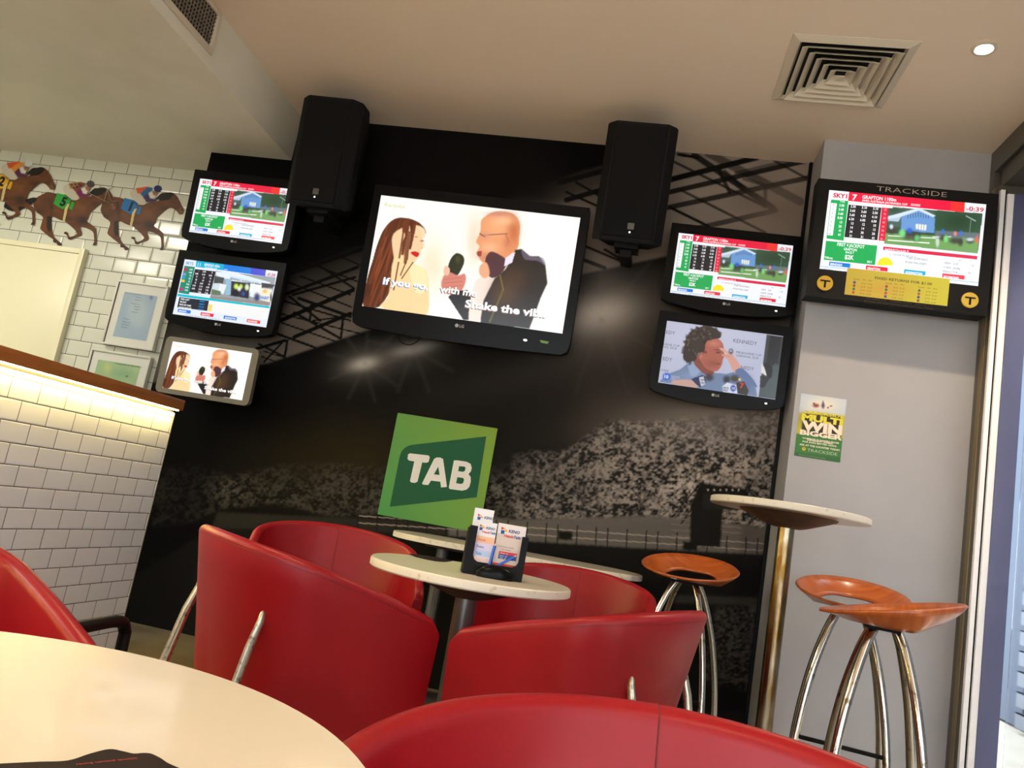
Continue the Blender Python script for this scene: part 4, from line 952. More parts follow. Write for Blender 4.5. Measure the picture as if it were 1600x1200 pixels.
T('COMBINE RUNNERS FROM', 510, 832, 19, Wc, w=428, bold=.03); T('DIFFERENT GAMES', 570, 858, 19, Wc, w=302, bold=.03); T('FOR EVEN BETTER ODDS.', 512, 876, 19, Wc, w=404, bold=.03); T('ASK AT THE COUNTER TODAY.', 474, 912, 22, Wc, w=480, bold=.03)
T('TRACKSIDE', 572, 982, 38, (206, 216, 200), w=352, bold=-.01); c.shape([(528+24*math.cos(a), 970+24*math.sin(a)) for a in np.linspace(0, 2*pi, 16)[:-1]], (216, 190, 60)); T('T', 528, 970, 30, (60, 50, 20), 'C', z=.0012)
T('Approved counters only. Please gamble responsibly.', 466, 1040, 11, (150, 180, 150), sx=1.0)
bm = bmesh.new(); backing(bm, 0.208, 0.302, 0.0009, 0, -0.0003); link('paper', bm, mat('poster_paper', rgb(220, 220, 215), .6), t, False)
c.build('poster_print', M_PRINT, t)

def picture(pl, w, h, label, rect, painter, depth=0.035):
    t = thing('picture_frame', label, 'framed picture', M=pl.M, group='framed prints on the tiled wall')
    bm = bmesh.new(); fw = 0.012
    for b in ((-w/2, w/2, h/2-fw, h/2), (-w/2, w/2, -h/2, -h/2+fw), (-w/2, -w/2+fw, -h/2+fw, h/2-fw), (w/2-fw, w/2, -h/2+fw, h/2-fw)): box(bm, *b, -depth, 0.0, 0.0015)
    link('frame', bm, M_FRAMEW, t)
    bm = bmesh.new(); box(bm, -w/2+fw, w/2-fw, -h/2+fw, h/2-fw, -depth+.004, -0.010); link('mount_board', bm, mat('mount_board', rgb(208, 208, 196), .5), t, False)
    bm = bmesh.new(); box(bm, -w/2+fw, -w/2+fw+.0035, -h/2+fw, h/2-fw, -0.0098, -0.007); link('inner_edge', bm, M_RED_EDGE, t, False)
    c = Canvas(pl, (120, 420, 6.0), rect, 50, 60); painter(c); c.build('print', M_PRINT, t, base_z=-0.009)
    return t
pF1 = Plane((-3.237, 4.322, 1.752))
def cert(c):
    c.C[:] = lc((150, 170, 184)); c.blob(560, 400, 100, 150, (170, 184, 190), .9, p=4)
    c.poly([(440, 205), (720, 240), (716, 256), (438, 222)], (116, 136, 156), op=.7)
    for k, (x, y, w) in enumerate(((545, 260, 70), (540, 285, 80), (500, 318, 125), (530, 348, 90), (535, 375, 60), (510, 400, 70), (430, 462, 90), (420, 490, 120), (415, 515, 110), (410, 540, 90))):
        c.text('M'*1+'nemaine voluptas regni'[:max(4, w//10)], x, y, 11, (84, 100, 120), sx=.95)
    c.blob(690, 265, 16, 24, (70, 100, 150), .8)
picture(pF1, 0.364, 0.425, 'white-framed pale blue certificate on the tiled wall, upper of the two frames', (-0.118, 0.118, -0.155, 0.140), cert)
pF2 = Plane((-3.262, 4.322, 1.330))
def mapp(c):
    c.C[:] = lc((150, 178, 136)); c.blob(280, 930, 40, 60, (190, 196, 120), .8); c.blob(560, 960, 60, 50, (180, 200, 140), .6); c.blob(420, 980, 120, 40, (120, 158, 120), .6); c.blob(460, 1005, 12, 8, (40, 60, 40), .9)
    c.text('COURSE MAP OF THE DISTRICT', 355, 884, 13, (50, 66, 50), sx=1.1)
picture(pF2, 0.424, 0.34, 'white-framed green map print partly hidden by the counter cap', (-0.150, 0.150, -0.115, 0.105), mapp)

HORSE = [(1250, 215), (1330, 260), (1390, 350), (1430, 440), (1470, 520), (1450, 580), (1390, 590), (1350, 540), (1300, 500), (1230, 480), (1160, 520), (1100, 570), (1030, 640), (1000, 720), (970, 780), (1040, 830), (1110, 890), (1130, 960), (1130, 1080),
         (1135, 1120), (1115, 1180), (1060, 1180), (1085, 1120), (1080, 1000), (1055, 945), (950, 890), (860, 880), (885, 980), (860, 1020), (760, 1060), (690, 1090), (650, 1070), (630, 1010), (580, 985), (605, 955), (650, 970), (665, 1020), (700, 1038), (790, 1000), (798, 970),
         (740, 900), (650, 820), (610, 790), (500, 750), (390, 705), (380, 800), (385, 920), (410, 1000), (450, 1070), (545, 1150), (540, 1182), (480, 1182), (465, 1150), (405, 1130), (400, 1080), (340, 1040), (200, 920), (195, 870), (215, 800), (230, 710),
         (140, 640), (90, 560), (75, 480), (110, 400), (250, 320), (320, 290), (450, 320), (600, 390), (760, 425), (900, 380), (1000, 310), (1090, 235), (1160, 225)]
def racehorse(dx, dy, Y, label, cloth, num, jk, xr, tail=False, reins=False):
    """flat printed cut-out on the tiled wall; dx, dy shift the traced outline along the wall (photo pixels)"""
    a = onY(150+dx+75, 280+dy+60, Y)
    pl = Plane((a[0], Y, a[2]))
    t = thing('racehorse_cutout', label, 'wall cut-out', M=pl.M, group='racehorse cut-outs on the tiled wall')
    c = Canvas(pl, (150+dx, 280+dy, 10.667), (-xr[0], xr[1], -0.34, 0.40), int((xr[0]+xr[1])/0.0026), 285)
    hm = c.mask(HORSE, True)
    if tail: hm = np.maximum(hm, c.mask([(-430, 480), (-330, 380), (-250, 470), (-150, 440), (0, 400), (100, 380), (130, 430), (0, 520), (-90, 570), (-200, 620), (-330, 600), (-420, 540)], True))
    c.C[:] = lc((104, 62, 34)); B, P, L = c.blob, c.poly, c.line
    B(850, 560, 170, 160, (122, 74, 40), .8); B(500, 620, 130, 80, (116, 66, 36), .8); B(220, 480, 120, 130, (98, 60, 36), .8); B(1100, 380, 140, 80, (112, 66, 34), .7); B(240, 860, 60, 110, (112, 66, 32), .7)
    B(900, 770, 110, 90, (42, 30, 24), .9); B(1150, 500, 120, 40, (60, 38, 26), .6); B(380, 560, 40, 130, (66, 42, 30), .8); B(150, 620, 90, 50, (60, 40, 30), .7); B(640, 740, 130, 30, (70, 44, 30), .7)
    P([(300, 700), (390, 690), (385, 920), (330, 960), (295, 880)], (40, 28, 22), soft=3)
    P([(1000, 320), (1090, 232), (1160, 222), (1255, 212), (1295, 240), (1250, 310), (1180, 350), (1060, 356)], (34, 26, 22), sm=True, soft=1)
    B(1420, 540, 34, 46, (150, 108, 80), .8); B(1440, 520, 12, 16, (40, 26, 20), .9); B(1330, 330, 10, 8, (20, 14, 12), .9)
    for x, y in ((1090, 1160), (620, 980), (440, 1110), (510, 1165), (680, 1075)): B(x, y, 46, 32, (40, 28, 22), .9)
    if tail: P([(-430, 480), (-330, 380), (-250, 470), (-150, 440), (0, 400), (110, 385), (130, 430), (0, 520), (-90, 570), (-200, 620), (-330, 600), (-420, 540)], (30, 26, 24), sm=True, soft=1)
    c.C *= (0.62+0.3*lattice(c.U/90, c.V/60, 9))[..., None]
    c.build('horse', M_PRINT, t, keep=hm)
    def part(name, pts, col, z, sm=True, extra=None, par=t):
        d = Canvas(pl, c.crop, (-xr[0], xr[1], -0.34, 0.40), c.X.shape[1], c.X.shape[0]); d.C[:] = lc(col)
        k = d.mask(pts, sm)
        if extra: k = extra(d, k)
        return d.build(name, M_PRINT, par, base_z=z, keep=k)
    def cl(d, k):
        d.poly([(600, 340), (700, 400), (680, 440), (640, 400)], (30, 40, 50), op=.6)
        d.text(num, 585, 450, 150, (16, 16, 16), 'C', bold=.05, z=.0006, ang=-8)
        return np.maximum(k, d.mask([(720, 450), (768, 470), (722, 600), (665, 570)]))
    if xr[0] > 0.25 or dx == 0: part('number_cloth', [(475, 308), (640, 350), (705, 410), (690, 480), (620, 568), (560, 582), (410, 490)], cloth, .0012, False, cl)
    part('girth_strap', [(602, 568), (640, 500), (690, 488), (655, 570), (606, 787), (563, 775)], (196, 178, 120), .002, False)
    def body(d, k):
        d.poly([(665, 150), (870, 122), (905, 140), (760, 235), (700, 245)], jk[0], soft=1)
        k2 = d.mask([(665, 150), (870, 122), (960, 148), (935, 200), (870, 230), (905, 300), (1000, 338), (1055, 340), (1050, 365), (990, 380), (850, 392), (790, 310), (700, 245)])
        d.poly([(740, 245), (800, 190), (870, 138), (960, 148), (930, 200), (870, 230), (860, 290), (800, 312)], jk[1], soft=1)
        if jk[4]:
            for x, y in ((720, 180), (780, 170), (840, 160), (750, 225), (810, 215), (870, 190)): d.blob(x, y, 18, 18, (30, 22, 20), .95, p=4)
        d.poly([(790, 305), (870, 235), (905, 300), (1000, 338), (1050, 345), (990, 382), (850, 394)], jk[2], soft=1)
        d.poly([(880, 240), (922, 208), (1000, 278), (965, 332), (908, 320)], (206, 200, 190), soft=1)
        k3 = d.mask([(880, 240), (922, 208), (1010, 270), (965, 332), (908, 320)])
        hd = ((d.U-1032)/66)**2+((d.V-160)/56)**2 < 1; fc = ((d.U-990)/40)**2+((d.V-235)/42)**2 < 1
        d.mix(fc.astype(float), (150, 96, 72)); d.mix(hd.astype(float), jk[3])
        d.line((940, 225), (1070, 225), 8, (40, 30, 30), .7)
        return np.maximum.reduce([k, k2, k3, hd.astype(float), fc.astype(float)])
    part('jockey', [(570, 232), (600, 190), (670, 162), (705, 235), (770, 295), (852, 392), (780, 437), (700, 402), (610, 325)], (186, 178, 158), .003, True, body)
    if reins:
        bm = bmesh.new()
        for a_, b_ in (((950, 300), (1385, 520)), ((1385, 520), (1290, 260)), ((1290, 260), (1400, 215)), ((1290, 260), (1240, 460)), ((1385, 455), (1460, 455))):
            p, q = pl.loc(150+dx+(a_[0]+30)/10.667, 280+dy+a_[1]/10.667), pl.loc(150+dx+(b_[0]+30)/10.667, 280+dy+b_[1]/10.667)
            tube(bm, [(p[0], p[1], .006), (q[0], q[1], .006)], .004, 6, flat=.4)
        link('reins', bm, mat('pale_reins', rgb(186, 172, 150), .5), t)
    return t
racehorse(0, 0, 4.3575, 'bay racehorse cut-out with blue number cloth, nearest the televisions on the tiled wall', (24, 104, 160), '1', ((196, 84, 50), (20, 92, 140), (60, 36, 80), (34, 40, 90), False), (0.33, 0.36))
racehorse(-105, -7.5, 4.3535, 'bay racehorse cut-out with green number cloth and dark tail, middle of the three', (40, 150, 54), '5', ((150, 110, 60), (120, 60, 50), (110, 24, 70), (70, 62, 60), True), (0.56, 0.36), tail=True, reins=True)
racehorse(-201.5, -39.2, 4.3495, 'bay racehorse cut-out with yellow number cloth, cut off by the left picture edge', (206, 156, 30), '2', ((200, 80, 40), (206, 130, 40), (84, 40, 66), (200, 206, 196), False), (0.33, 0.36))

# ------------------------------------------------------------------ tables
def round_table(loc, r, top, label, th=0.026, post=0.034, under=True, pole_m=M_GREYST, group=None):
    t = thing('round_table', label, 'table', (loc[0], loc[1], 0), group='cream round tables')
    z = top
    bm = bmesh.new(); lathe(bm, [(0, z), (r-.004, z), (r-.0005, z-.003), (r, z-.006), (r, z-th+.004), (r-.004, z-th), (0, z-th)], seg=96)
    for f in bm.faces:
        if abs(f.normal.z) < .7 and f.calc_center_median().xy.length > r*.9: f.material_index = 1
    link('tabletop', bm, [M_LAM, M_LAMEDGE], t)
    bm = bmesh.new(); lathe(bm, [(0, z-th-.0005), (r*0.62, z-th-.0005), (r*.60, z-th-.008), (0.075, z-th-.045), (0.05, z-th-.052), (0, z-th-.052)], seg=48); link('underside_support', bm, M_BROWN, t)
    bm = bmesh.new(); lathe(bm, [(0, z-th-.052), (post, z-th-.052), (post, 0.03), (post*1.5, .022), (0, .022)], seg=32); link('post', bm, pole_m, t)
    bm = bmesh.new(); lathe(bm, [(0, .024), (0.06, .024), (0.20, .012), (0.215, .006), (0.215, 0), (0, 0)], seg=48); link('base_disc', bm, pole_m, t)
    return t
round_table((-0.45, 0.39), 0.353, 0.74, 'large cream round tabletop filling the bottom left corner, nearest the camera')
round_table((-0.437, 2.353), 0.305, 0.748, 'small cream round table holding the leaflet stand, between the red chairs')
round_table((0.588, 3.06), 0.287, 1.142, 'tall round bar table with tarnished post beside the grey pier', post=0.030, pole_m=M_TARN)
t = thing('long_table', 'long cream table with rounded ends and two posts, against the mural behind the red chairs', 'table', (-0.505, 3.79, 0))
def stad(L, W, n=12):
    r = W/2; a = L/2-r
    return [(a+r*math.sin(k*pi/n), -r*math.cos(k*pi/n)) for k in range(n+1)]+[(-a-r*math.sin(k*pi/n), r*math.cos(k*pi/n)) for k in range(n+1)]
bm = bmesh.new(); prism(bm, stad(1.23, 0.48), 0.734, 0.760, bev=.003)
for f in bm.faces:
    if abs(f.normal.z) < .7: f.material_index = 1
link('tabletop', bm, [M_LAM, M_LAMEDGE], t)
bm = bmesh.new(); prism(bm, stad(0.9, 0.22), 0.715, 0.7335); link('underside_support', bm, M_BROWN, t, False)
for s in (-0.36, 0.36):
    bm = bmesh.new(); lathe(bm, [(0, .714), (.03, .714), (.03, .02), (0, .02)], c=(s, 0), seg=24); link('post', bm, M_GREYST, t)
    bm = bmesh.new(); lathe(bm, [(0, .0195), (.05, .0195), (.17, .008), (.17, 0), (0, 0)], c=(s, 0), seg=32); link('base_disc', bm, M_GREYST, t)

# dark printed mat on the nearest table
t = thing('table_mat', 'dark wavy-edged mat with faint red lettering lying on the nearest table', 'mat', (-0.33, 0.42, 0.7405))
edge = [onZ(*p, .7405) for p in ((-60, 1200), (0, 1197), (60, 1194), (105, 1192), (140, 1181), (170, 1174), (190, 1177), (208, 1181), (222, 1180), (235, 1181), (250, 1188), (262, 1196), (285, 1206))]
ol = smooth_pts([(p[0]+.33, p[1]-.42) for p in edge], 4, False)+[(-0.02, -0.08), (-0.20, -0.02)]
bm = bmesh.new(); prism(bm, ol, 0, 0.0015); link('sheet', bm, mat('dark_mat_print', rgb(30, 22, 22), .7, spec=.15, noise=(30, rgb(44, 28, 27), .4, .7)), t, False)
v, f = text_mesh('racing carnival specials', .02)
bm = bmesh.new(); p0 = onZ(120, 1196, .742); p1 = onZ(215, 1186, .742); d = np.array([p1[0]-p0[0], p1[1]-p0[1]]); L = np.hypot(*d); d /= L; sc = L/v[:, 0].max()
vs = [bm.verts.new((p0[0]+.33+(d[0]*p[0]-d[1]*p[1])*sc, p0[1]-.42+(d[1]*p[0]+d[0]*p[1])*sc, .0018)) for p in v]
for q in f:
    try: bm.faces.new([vs[i] for i in q])
    except ValueError: pass
link('red_lettering', bm, mat('dull_red_ink', rgb(150, 44, 44), .7), t, False)

t = thing('table_mat', 'small flat dark patch on the small round table left of the leaflet stand', 'mat', (-0.53, 2.35, 0.7484))
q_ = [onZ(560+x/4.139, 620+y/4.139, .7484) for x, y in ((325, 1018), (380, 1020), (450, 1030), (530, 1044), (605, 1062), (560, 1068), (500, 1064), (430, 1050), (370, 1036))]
bm = bmesh.new(); prism(bm, [(p[0]+.53, p[1]-2.35) for p in q_], 0, .0012); link('sheet', bm, MATS['dark_mat_print'], t, False)  # thin dark patch resting on the tabletop

# ------------------------------------------------------------------ leaflet stand on the middle table
pc = onY(772, 886, 2.27)
HX, HY, HZ = -0.362, 2.275, 0.7485
hyaw = 16.0
MH = Matrix.Translation((HX, HY, HZ)) @ Matrix.Rotation(R(hyaw), 4, 'Z')
t = thing('leaflet_stand', 'black plastic leaflet stand on the small round table', 'leaflet holder', M=MH)
bm = bmesh.new()
box(bm, -0.088, 0.088, 0.055, 0.058, 0, 0.125, .001)
for x in (-0.088, 0.085): box(bm, x, x+.003, -0.01, 0.0545, 0, 0.13, .0005)
box(bm, -0.0845, 0.0845, -0.01, 0.0545, 0, 0.003)
link('shell', bm, M_BLK, t)
bm = bmesh.new()
ol = [(-.088, .002), (.088, .002), (.088, .130), (.069, .130), (.069, .055), (.064, .044), (.054, .038), (-.050, .038), (-.060, .044), (-.065, .055), (-.065, .138), (-.088, .138)]
MF = Matrix.Translation((0, -0.0135, 0)) @ Matrix.Rotation(R(90), 4, 'X')
prism(bm, ol, -0.0, 0.003, M=MF); link('front_panel', bm, M_BLK, t, False)
bm = bmesh.new(); bmesh.ops.create_uvsphere(bm, u_segments=24, v_segments=14, radius=1.0)
for v_ in bm.verts: v_.co = Vector((v_.co.x*0.058+.005, v_.co.y*.022-.030, max(v_.co.z, -.25)*.030+.0085))
link('pencil_tray', bm, M_GLOSSBLK, t)
def leaflet(label, x0, x1, y, z0, z1, painter, th=0.006, tilt=-4, group=None, edge=rgb(228, 226, 220)):
    w, h = x1-x0, z1-z0
    M = MH @ Matrix.Translation(((x0+x1)/2, y, z0)) @ Matrix.Rotation(R(tilt), 4, 'X')
    t = thing('leaflet', label, 'leaflet', M=M, group='leaflets in the stand')
    bm = bmesh.new(); box(bm, -w/2, w/2, 0.0006, th, 0, h, .0004); link('pages', bm, mat('leaflet_pages', edge, .6), t, False)
    pl = Plane((0, 0, 0)); Mw_ = M @ Matrix.Translation((0, 0, h/2)) @ Matrix.Rotation(R(90), 4, 'X')
    pl.c = np.array(Mw_.to_translation()); pl.rx = np.array(Mw_.col[0][:3]); pl.up = np.array(Mw_.col[1][:3]); pl.n = np.array(Mw_.col[2][:3])
    c = Canvas(pl, (720, 760, 8.575), (-w/2, w/2, -h/2, h/2), 40, 70); painter(c, w, h)
    o = c.build('cover_print', M_PRINT, t); o.matrix_local = Matrix.Translation((0, 0, h/2)) @ Matrix.Rotation(R(90), 4, 'X')
    return t
def kn(c, x, y, s, w, h, sub=True):
    """cover mark: three coloured triangles and lettering, in sheet metres"""
    for pts, col in (([(0, 1), (.45, .72), (0, .55)], (214, 60, 46)), ([(.3, .95), (1.0, .45), (.45, .25), (.55, .55)], (236, 176, 50)), ([(0, .5), (.5, .5), (.5, .0), (0, 0)], (28, 90, 170))):
        c.shape_local([(x+px*s, y+py*s) for px, py in pts], col, .0005)
    def tx(st, px, py, hh, col, bold=.03, sh=.15):
        v, f = text_mesh(st, bold); v = v.copy(); v[:, 0] += v[:, 1]*sh; V = np.stack([v[:, 0]*hh+px, v[:, 1]*hh+py, np.full(len(v), .0007)], 1); c.extra.append((V, f, lc(col)))
    tx('KENO', x+s*1.1, y+s*.32, s*.42, (40, 60, 120))
    if sub: tx('Heads', x+s*.5, y-s*.38, s*.40, (216, 70, 60)); tx('Tails', x+s*1.85, y-s*.38, s*.40, (60, 90, 170))
def cov_a(c, w, h):
    c.C[:] = lc((236, 236, 240)); Y = c.Y+h/2
    for a, b, col in ((.088, .107, (240, 190, 156)), (.066, .088, (214, 208, 236)), (.048, .066, (186, 206, 236)), (.030, .046, (240, 208, 200)), (0, .030, (236, 222, 222))): c.mix(((Y > a) & (Y <= b)).astype(float), col, .95)
    kn(c, -w/2+.008, h/2-.026, .017, w, h)
    for z, s_, col in ((.094, 'Heads', (222, 110, 90)), (.074, 'Evens', (90, 90, 180)), (.054, 'Tails', (70, 110, 190))):
        v, f = text_mesh(s_, .02); V = np.stack([v[:, 0]*.007-w/2+.008, v[:, 1]*.007+z-h/2, np.full(len(v), .0006)], 1); c.extra.append((V, f, lc(col)))
def cov_b(c, w, h):
    c.C[:] = lc((214, 200, 192)); Y = c.Y+h/2; c.mix((Y < .040+.1*(c.X+w/2)*-.12).astype(float), (206, 66, 54), 1); c.mix((Y > h-.030).astype(float), (236, 232, 232), .8)
    kn(c, -w/2+.010, h/2-.030, .021, w, h)
    for a, b, col in ((.066, .074, (206, 60, 66)), (.052, .066, (50, 80, 150))): c.shape_local([(-w/2+.014, a-h/2), (w/2-.016, a-h/2), (w/2-.016, b-h/2), (-w/2+.014, b-h/2)], col, .0005)
    for z, s_, x in ((.086, 'A chance to double', -w/2+.010), (.078, 'your number', -w/2+.018), (.0672, 'Heads  x2', -w/2+.018), (.0595, 'Evens  x4', -w/2+.018), (.0535, 'Tails  x2', -w/2+.018)):
        v, f = text_mesh(s_, .0); V = np.stack([v[:, 0]*.0042+x, v[:, 1]*.0042+z-h/2, np.full(len(v), .0008)], 1); c.extra.append((V, f, lc((90, 90, 100) if z > .075 else (236, 232, 236))))
def cov_c(c, w, h):
    c.C[:] = lc((240, 240, 242)); kn(c, -w/2+.011, h/2-.034, .018, w, h, False)
leaflet('white folded leaflet with pastel bands, front left pocket of the stand', -0.066, -0.008, -0.004, .004, .154, cov_a)
leaflet('beige and red folded leaflet with blue table, front right pocket of the stand', -0.004, 0.080, -0.002, .004, .158, cov_b)
leaflet('tallest white leaflet block standing at the back of the stand', -0.078, -0.020, 0.024, .004, .190, cov_c, th=0.016)
def pencil(label, a, b, r=0.0036):
    a, b = MH @ Vector(a), MH @ Vector(b)
    t = thing('pencil', label, 'pencil', a, group='blue pencils in the stand')
    d = b-a; bm = bmesh.new(); tube(bm, [(0, 0, 0), d*.9], r, 6); link('shaft', bm, M_PENCIL, t, False)
    bm = bmesh.new(); tube(bm, [d*.9, d*.985], [r, r*.25], 6); link('sharpened_tip', bm, M_PENCW, t, False)
pencil('blue pencil standing upright between the two front leaflets', (-0.014, -0.019, .03), (-0.007, -0.019, .098), .0045)
pencil('blue pencil leaning diagonally across the red leaflet', (0.004, -0.021, .032), (0.060, -0.019, .074), .0036)

# ------------------------------------------------------------------ red tub chairs
CA, CB, CE, ZB, ZA, PW = 0.316, 0.243, 0.305, 0.775, 0.625, 1.85
L1 = pi/2*(CA+CB)/2; LT = L1+CE
def plan(s, inset=0.0):
    l = abs(s)*LT; sg = 1 if s >= 0 else -1
    if l < L1:
        ph = l/L1*pi/2; x, y = CA*math.sin(ph), -CB*math.cos(ph)
        nx, ny = math.sin(ph)/CA, -math.cos(ph)/CB; n = math.hypot(nx, ny); nx, ny = nx/n, ny/n
    else: x, y, nx, ny = CA, l-L1, 1.0, 0.0
    return sg*(x-nx*inset), y-ny*inset, sg*nx, ny
def rim_z(s): return ZB-(ZB-ZA)*abs(s)**PW
def lean(s): return math.tan(R(13-9*min(1, abs(s)*1.3)))
TH = 0.034
def shell_pt(s, z, side):
    """side 0 = outer skin, 1 = inner skin"""
    off = (rim_z(s)-z)*lean(s)
    x, y, nx, ny = plan(s, off+(TH if side else 0))
    return Vector((x, y, z))
def make_chair(label, loc, deg, group=None):
    t = thing('tub_chair', label, 'chair', (loc[0], loc[1], 0), R(deg), group='red tub chairs around the tables')
    NS = 64; zb = lambda s: 0.30+0.02*abs(s)
    bm = bmesh.new(); rings = []
    for i in range(NS+1):
        s = -1+2*i/NS; zr = rim_z(s); b = zb(s); rc = TH/2
        # round the front upper corner of each arm
        e = max(0.0, (abs(s)-0.955)/0.045); zr2 = zr-0.022*(1-math.sqrt(max(0, 1-e*e)))
        ring = []
        for k in range(9): ring.append(shell_pt(s, b+(zr2-rc-b)*k/8, 0))
        po, pi_ = shell_pt(s, zr2-rc, 0), shell_pt(s, zr2-rc, 1); c = (po+pi_)/2; d = (po-pi_)/2
        for k in range(1, 8):
            a = pi*k/8; ring.append(c+d*math.cos(a)+Vector((0, 0, rc*math.sin(a))))
        for k in range(8, -1, -1): ring.append(shell_pt(s, b+(zr2-rc-b)*k/8, 1))
        rings.append([bm.verts.new(p) for p in ring])
    n = len(rings[0])
    for i in range(NS):
        for k in range(n): bm.faces.new((rings[i][k], rings[i+1][k], rings[i+1][(k+1) % n], rings[i][(k+1) % n]))
    for rg, inv in ((rings[0], True), (rings[-1], False)):
        half = n//2
        for k in range(half):
            a, b_, c_, d_ = rg[k], rg[k+1], rg[n-2-k], rg[n-1-k]
            vs = []
            for q in (a, b_, c_, d_):
                if q not in vs: vs.append(q)
            if len(vs) > 2:
                try: bm.faces.new(vs if inv else vs[::-1])
                except ValueError: pass
    bmesh.ops.recalc_face_normals(bm, faces=bm.faces)
    sh = link('backrest_shell', bm, M_VINYL, t, ang=50)
    # seams: centre stitch on the inner skin and a line just inside the rim
    bm = bmesh.new()
    pts = [shell_pt(0, z, 1)+Vector((0, .0005, 0)) for z in np.linspace(.46, ZB-TH*.55, 12)]
    zc = ZB-TH/2; po, pi_ = shell_pt(0, zc, 0), shell_pt(0, zc, 1); c = (po+pi_)/2; d = (po-pi_)/2
    pts += [c-d*math.cos(a)*1.02+Vector((0, 0, TH/2*1.02*math.sin(a))) for a in np.linspace(.3, 1.6, 6)]
    tube(bm, pts, .0009, 6)
    link('centre_seam', bm, M_SEAM, sh)
    bm = bmesh.new(); tube(bm, [shell_pt(s, rim_z(s)-TH*0.62, 0) for s in np.linspace(-.92, .92, 60)], .0007, 6)
    link('rim_piping', bm, M_SEAM, sh)
    # seat cushion
    bm = bmesh.new(); cen = Vector((0, 0.03, 0)); prof = [(1.0, .375), (1.02, .40), (1.0, .435), (.93, .455), (.75, .463), (0.0, .460)]
    base = [];
    for i in range(49):
        s = -1+2*i/48; p = shell_pt(s, .44, 1); base.append((p.x*.985, p.y*.985+.0))
    fx = base[-1][0]; fy = base[-1][1]
    front = [(fx-0.02-(2*fx-.04)*k/12, fy+0.02+0.03*math.sin(pi*k/12)) for k in range(0, 13)]
    ol = base+front; rr_ = []
    for sc, z in prof[:-1]: rr_.append([bm.verts.new((cen.x+(x-cen.x)*sc, cen.y+(y-cen.y)*sc, z)) for x, y in ol])
    cv = bm.verts.new((cen.x, cen.y, .462)); m = len(ol)
    for a, b_ in zip(rr_, rr_[1:]):
        for k in range(m): bm.faces.new((a[k], a[(k+1) % m], b_[(k+1) % m], b_[k]))
    for k in range(m): bm.faces.new((rr_[-1][k], rr_[-1][(k+1) % m], cv))
    bm.faces.new(rr_[0][::-1])
    bmesh.ops.recalc_face_normals(bm, faces=bm.faces)
    link('seat', bm, M_VINYL, t, ang=60)
    # rear legs: flat bars let into the outside of the back, front legs under the seat
    for sg in (-1, 1):
        s0 = sg*0.30
        ptop = shell_pt(s0, .60, 0); nrm = Vector((plan(s0)[2], plan(s0)[3], 0))
        bm = bmesh.new()
        P3 = Vector((ptop.x*1.12, ptop.y-0.115, 0.0)); P0 = ptop+nrm*0.002; P1 = P0.lerp(P3, .12)+nrm*.006
        tube(bm, [P0+Vector((0, 0, .014)), P0+Vector((0, 0, .008)), P0-Vector((0, 0, .008)), P1, P0.lerp(P3, .5)+nrm*.004, P3], [.003, .008, .011, .0125, .0125, .011], 12, upv=nrm, flat=.8)
        link('rear_leg', bm, M_BRUSH, t)
        bm = bmesh.new(); tube(bm, [(sg*.19, .17, .38), (sg*.215, .215, .19), (sg*.235, .245, 0)], [.013, .0125, .010], 12); link('front_leg', bm, M_BRUSH, t)
    return t
make_chair('red tub chair seen from behind, left of the small round table', (-0.875, 2.04), -40.0)
make_chair('red tub chair seen from behind, right of the small round table, brightly lit', (0.0, 2.19), 69.0)
make_chair('red tub chair facing us, behind the left chair at the small round table', (-1.05, 2.84), -158.0)
make_chair('red tub chair facing the camera, right of and beyond the leaflet table', (-0.165, 2.955), 176.0)
make_chair('largest red tub chair, its inner back towards us at the bottom edge', (0.10, 0.635), 191.0)
make_chair('red tub chair cut off by the left picture edge, in front of the tiled counter', (-1.06, 0.885), -114.0)

# black tubular armchair mostly hidden behind the nearest table
t = thing('tubular_armchair', 'black tubular armchair, only its bent arm showing above the nearest table', 'chair', (-1.295, 1.352, 0), 0)
for sg in (-1, 1):
    x = sg*0.27
    bm = bmesh.new(); tube(bm, smooth_pts([(x, -0.12, 0.0), (x, -0.115, .30), (x, -0.11, .54), (x, -0.095, .565), (x, -0.06, .573), (x, 0.10, .573), (x, .215, .572), (x, .245, .55), (x, .25, .51), (x, .26, .25), (x, .27, 0)], 6, False), .013, 12)
    link('arm_frame', bm, M_BLK, t)
bm = bmesh.new(); box(bm, -0.255, .255, -0.09, .23, .36, .41, .015, 3); link('seat', bm, mat('black_seat_fabric', rgb(24, 24, 26), .8), t)
bm = bmesh.new(); box(bm, -0.255, .255, -0.125, -0.095, .41, .60, .012, 3); link('backrest', bm, mat('black_seat_fabric', rgb(24, 24, 26), .8), t)

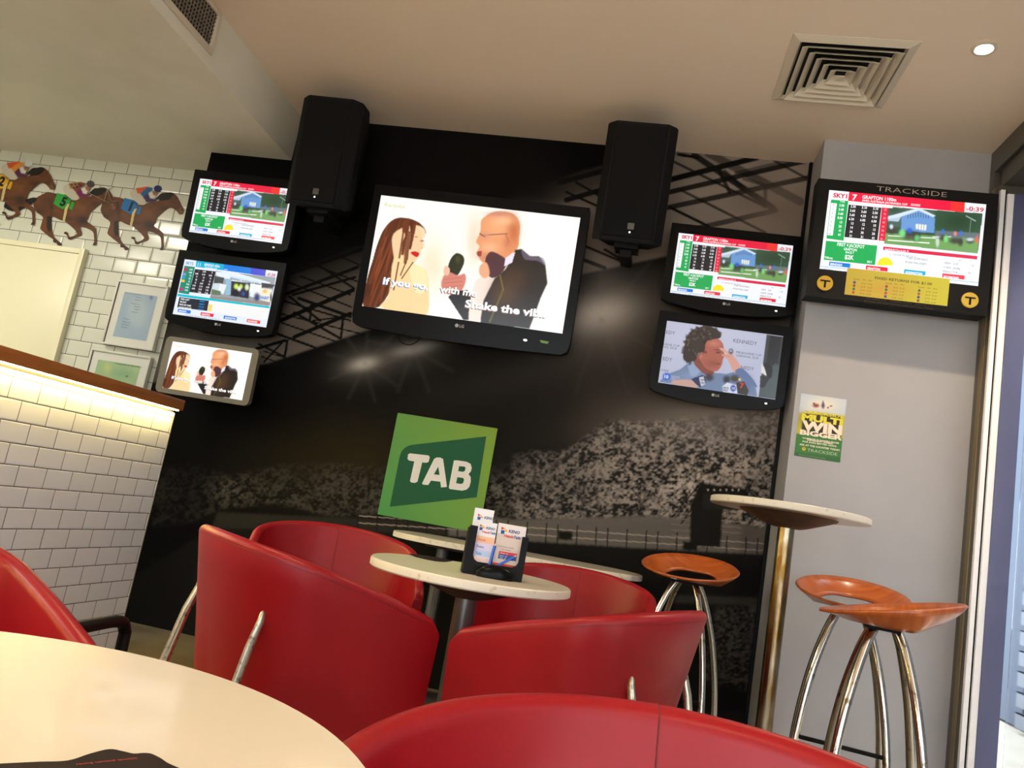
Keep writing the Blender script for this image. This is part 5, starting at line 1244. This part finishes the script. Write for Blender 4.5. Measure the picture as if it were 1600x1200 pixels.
# ------------------------------------------------------------------ bar stools
SR = 0.212
def make_stool(label, loc, deg, zr):
    t = thing('bar_stool', label, 'bar stool', (loc[0], loc[1], 0), R(deg), group='orange plywood bar stools')
    bm = bmesh.new()
    # shallow ring of bent plywood; +y is the raised back with the open slot, the front is a sloping plate
    def zz(x, y):
        r = math.hypot(x, y); rim_t = 0.050*(y/SR)
        f = min(1, max(0, (SR-r)/0.072))**.85
        q = min(1, max(0, ((SR-0.072)*y/max(r, 1e-4)-0.045)/0.09)); q = q*q*(3-2*q)
        zi = -0.058+0.034*q if r > SR-0.0725 else -0.058
        return zr+rim_t+(zi-rim_t)*f-0.006*max(0, 1-r/0.12)
    NA = 96
    # polar part for the band, cartesian part for the plate
    nb = 5; band = {}
    for j in range(nb+1):
        r = SR-0.072*j/nb
        for i in range(NA+1):
            a = 2*pi*i/NA
            if i == NA: band[i, j] = band[0, j]; continue
            x, y = r*math.cos(a), r*math.sin(a); band[i, j] = bm.verts.new((x, y, zz(x, y)))
    for j in range(nb):
        for i in range(NA): bm.faces.new((band[i, j], band[i+1, j], band[i+1, j+1], band[i, j+1]))
    # plate: from the inner band ring on the front side up to the slot edge
    ri = SR-0.072; N = 14; cols = 40; ye = 0.028; ae = math.asin(ye/ri)
    idx = [i for i in range(NA+1) if (2*pi*i/NA) >= pi-ae-1e-6 and (2*pi*i/NA) <= 2*pi+ae]
    ang_ = [pi-ae+(pi+2*ae)*k/cols for k in range(cols+1)]
    ring = [bm.verts.new((ri*math.cos(a), ri*math.sin(a), zz(ri*math.cos(a), ri*math.sin(a)))) for a in ang_]
    last = ring
    for q in range(1, N+1):
        f = q/N; row = []
        for k, a in enumerate(ang_):
            x0, y0 = ri*math.cos(a), ri*math.sin(a); xe = -ri*math.cos(ae)+2*ri*math.cos(ae)*k/cols
            x, y = x0+(xe-x0)*f, y0+(ye-y0)*f; row.append(bm.verts.new((x, y, zz(x, y))))
        for k in range(cols):
            try: bm.faces.new((last[k], last[k+1], row[k+1], row[k]))
            except ValueError: pass
        last = row
    bmesh.ops.remove_doubles(bm, verts=bm.verts, dist=0.0004)
    bmesh.ops.recalc_face_normals(bm, faces=bm.faces)
    o = link('seat', bm, M_SEATW, t, ang=40)
    md = o.modifiers.new('thickness', 'SOLIDIFY'); md.thickness = 0.009; md.offset = 0
    bm = bmesh.new(); zs = zr-0.075; box(bm, -0.07, .07, -0.07, 0.03, zs, zs+.012, .003); link('seat_plate', bm, M_MATTBLK, t)
    for k, a in enumerate((40, 140, 220, 320)):
        c_, s_ = math.cos(R(a)), math.sin(R(a)); z0 = zs+.002
        pts = [(c_*r, s_*r-.01, z) for r, z in ((.055, z0), (.095, z0-.07), (.150, z0-.22), (.190, z0-.40), (.212, z0-.58), (.222, 0.0))]
        bm = bmesh.new(); tube(bm, smooth_pts(pts, 6, False), .0145, 16); link('leg', bm, M_CHROME, t)
    bm = bmesh.new(); f = 0.33; rr = .198
    P_ = [(math.cos(R(a))*rr, math.sin(R(a))*rr-.01, f-.02) for a in (220, 320)]
    tube(bm, P_, .008, 10); link('footrest', bm, M_MATTBLK, t)
    return t
make_stool('orange plywood bar stool in front of the mural, farthest of the three stools', (0.305, 3.62), -18.0, .846)
make_stool('orange plywood bar stool nearest the grey pier, its open slot visible', (0.915, 3.32), -12.0, .868)
make_stool('nearest orange plywood bar stool, seen edge-on in front of the grey pier', (0.875, 2.74), -102.0, .855)
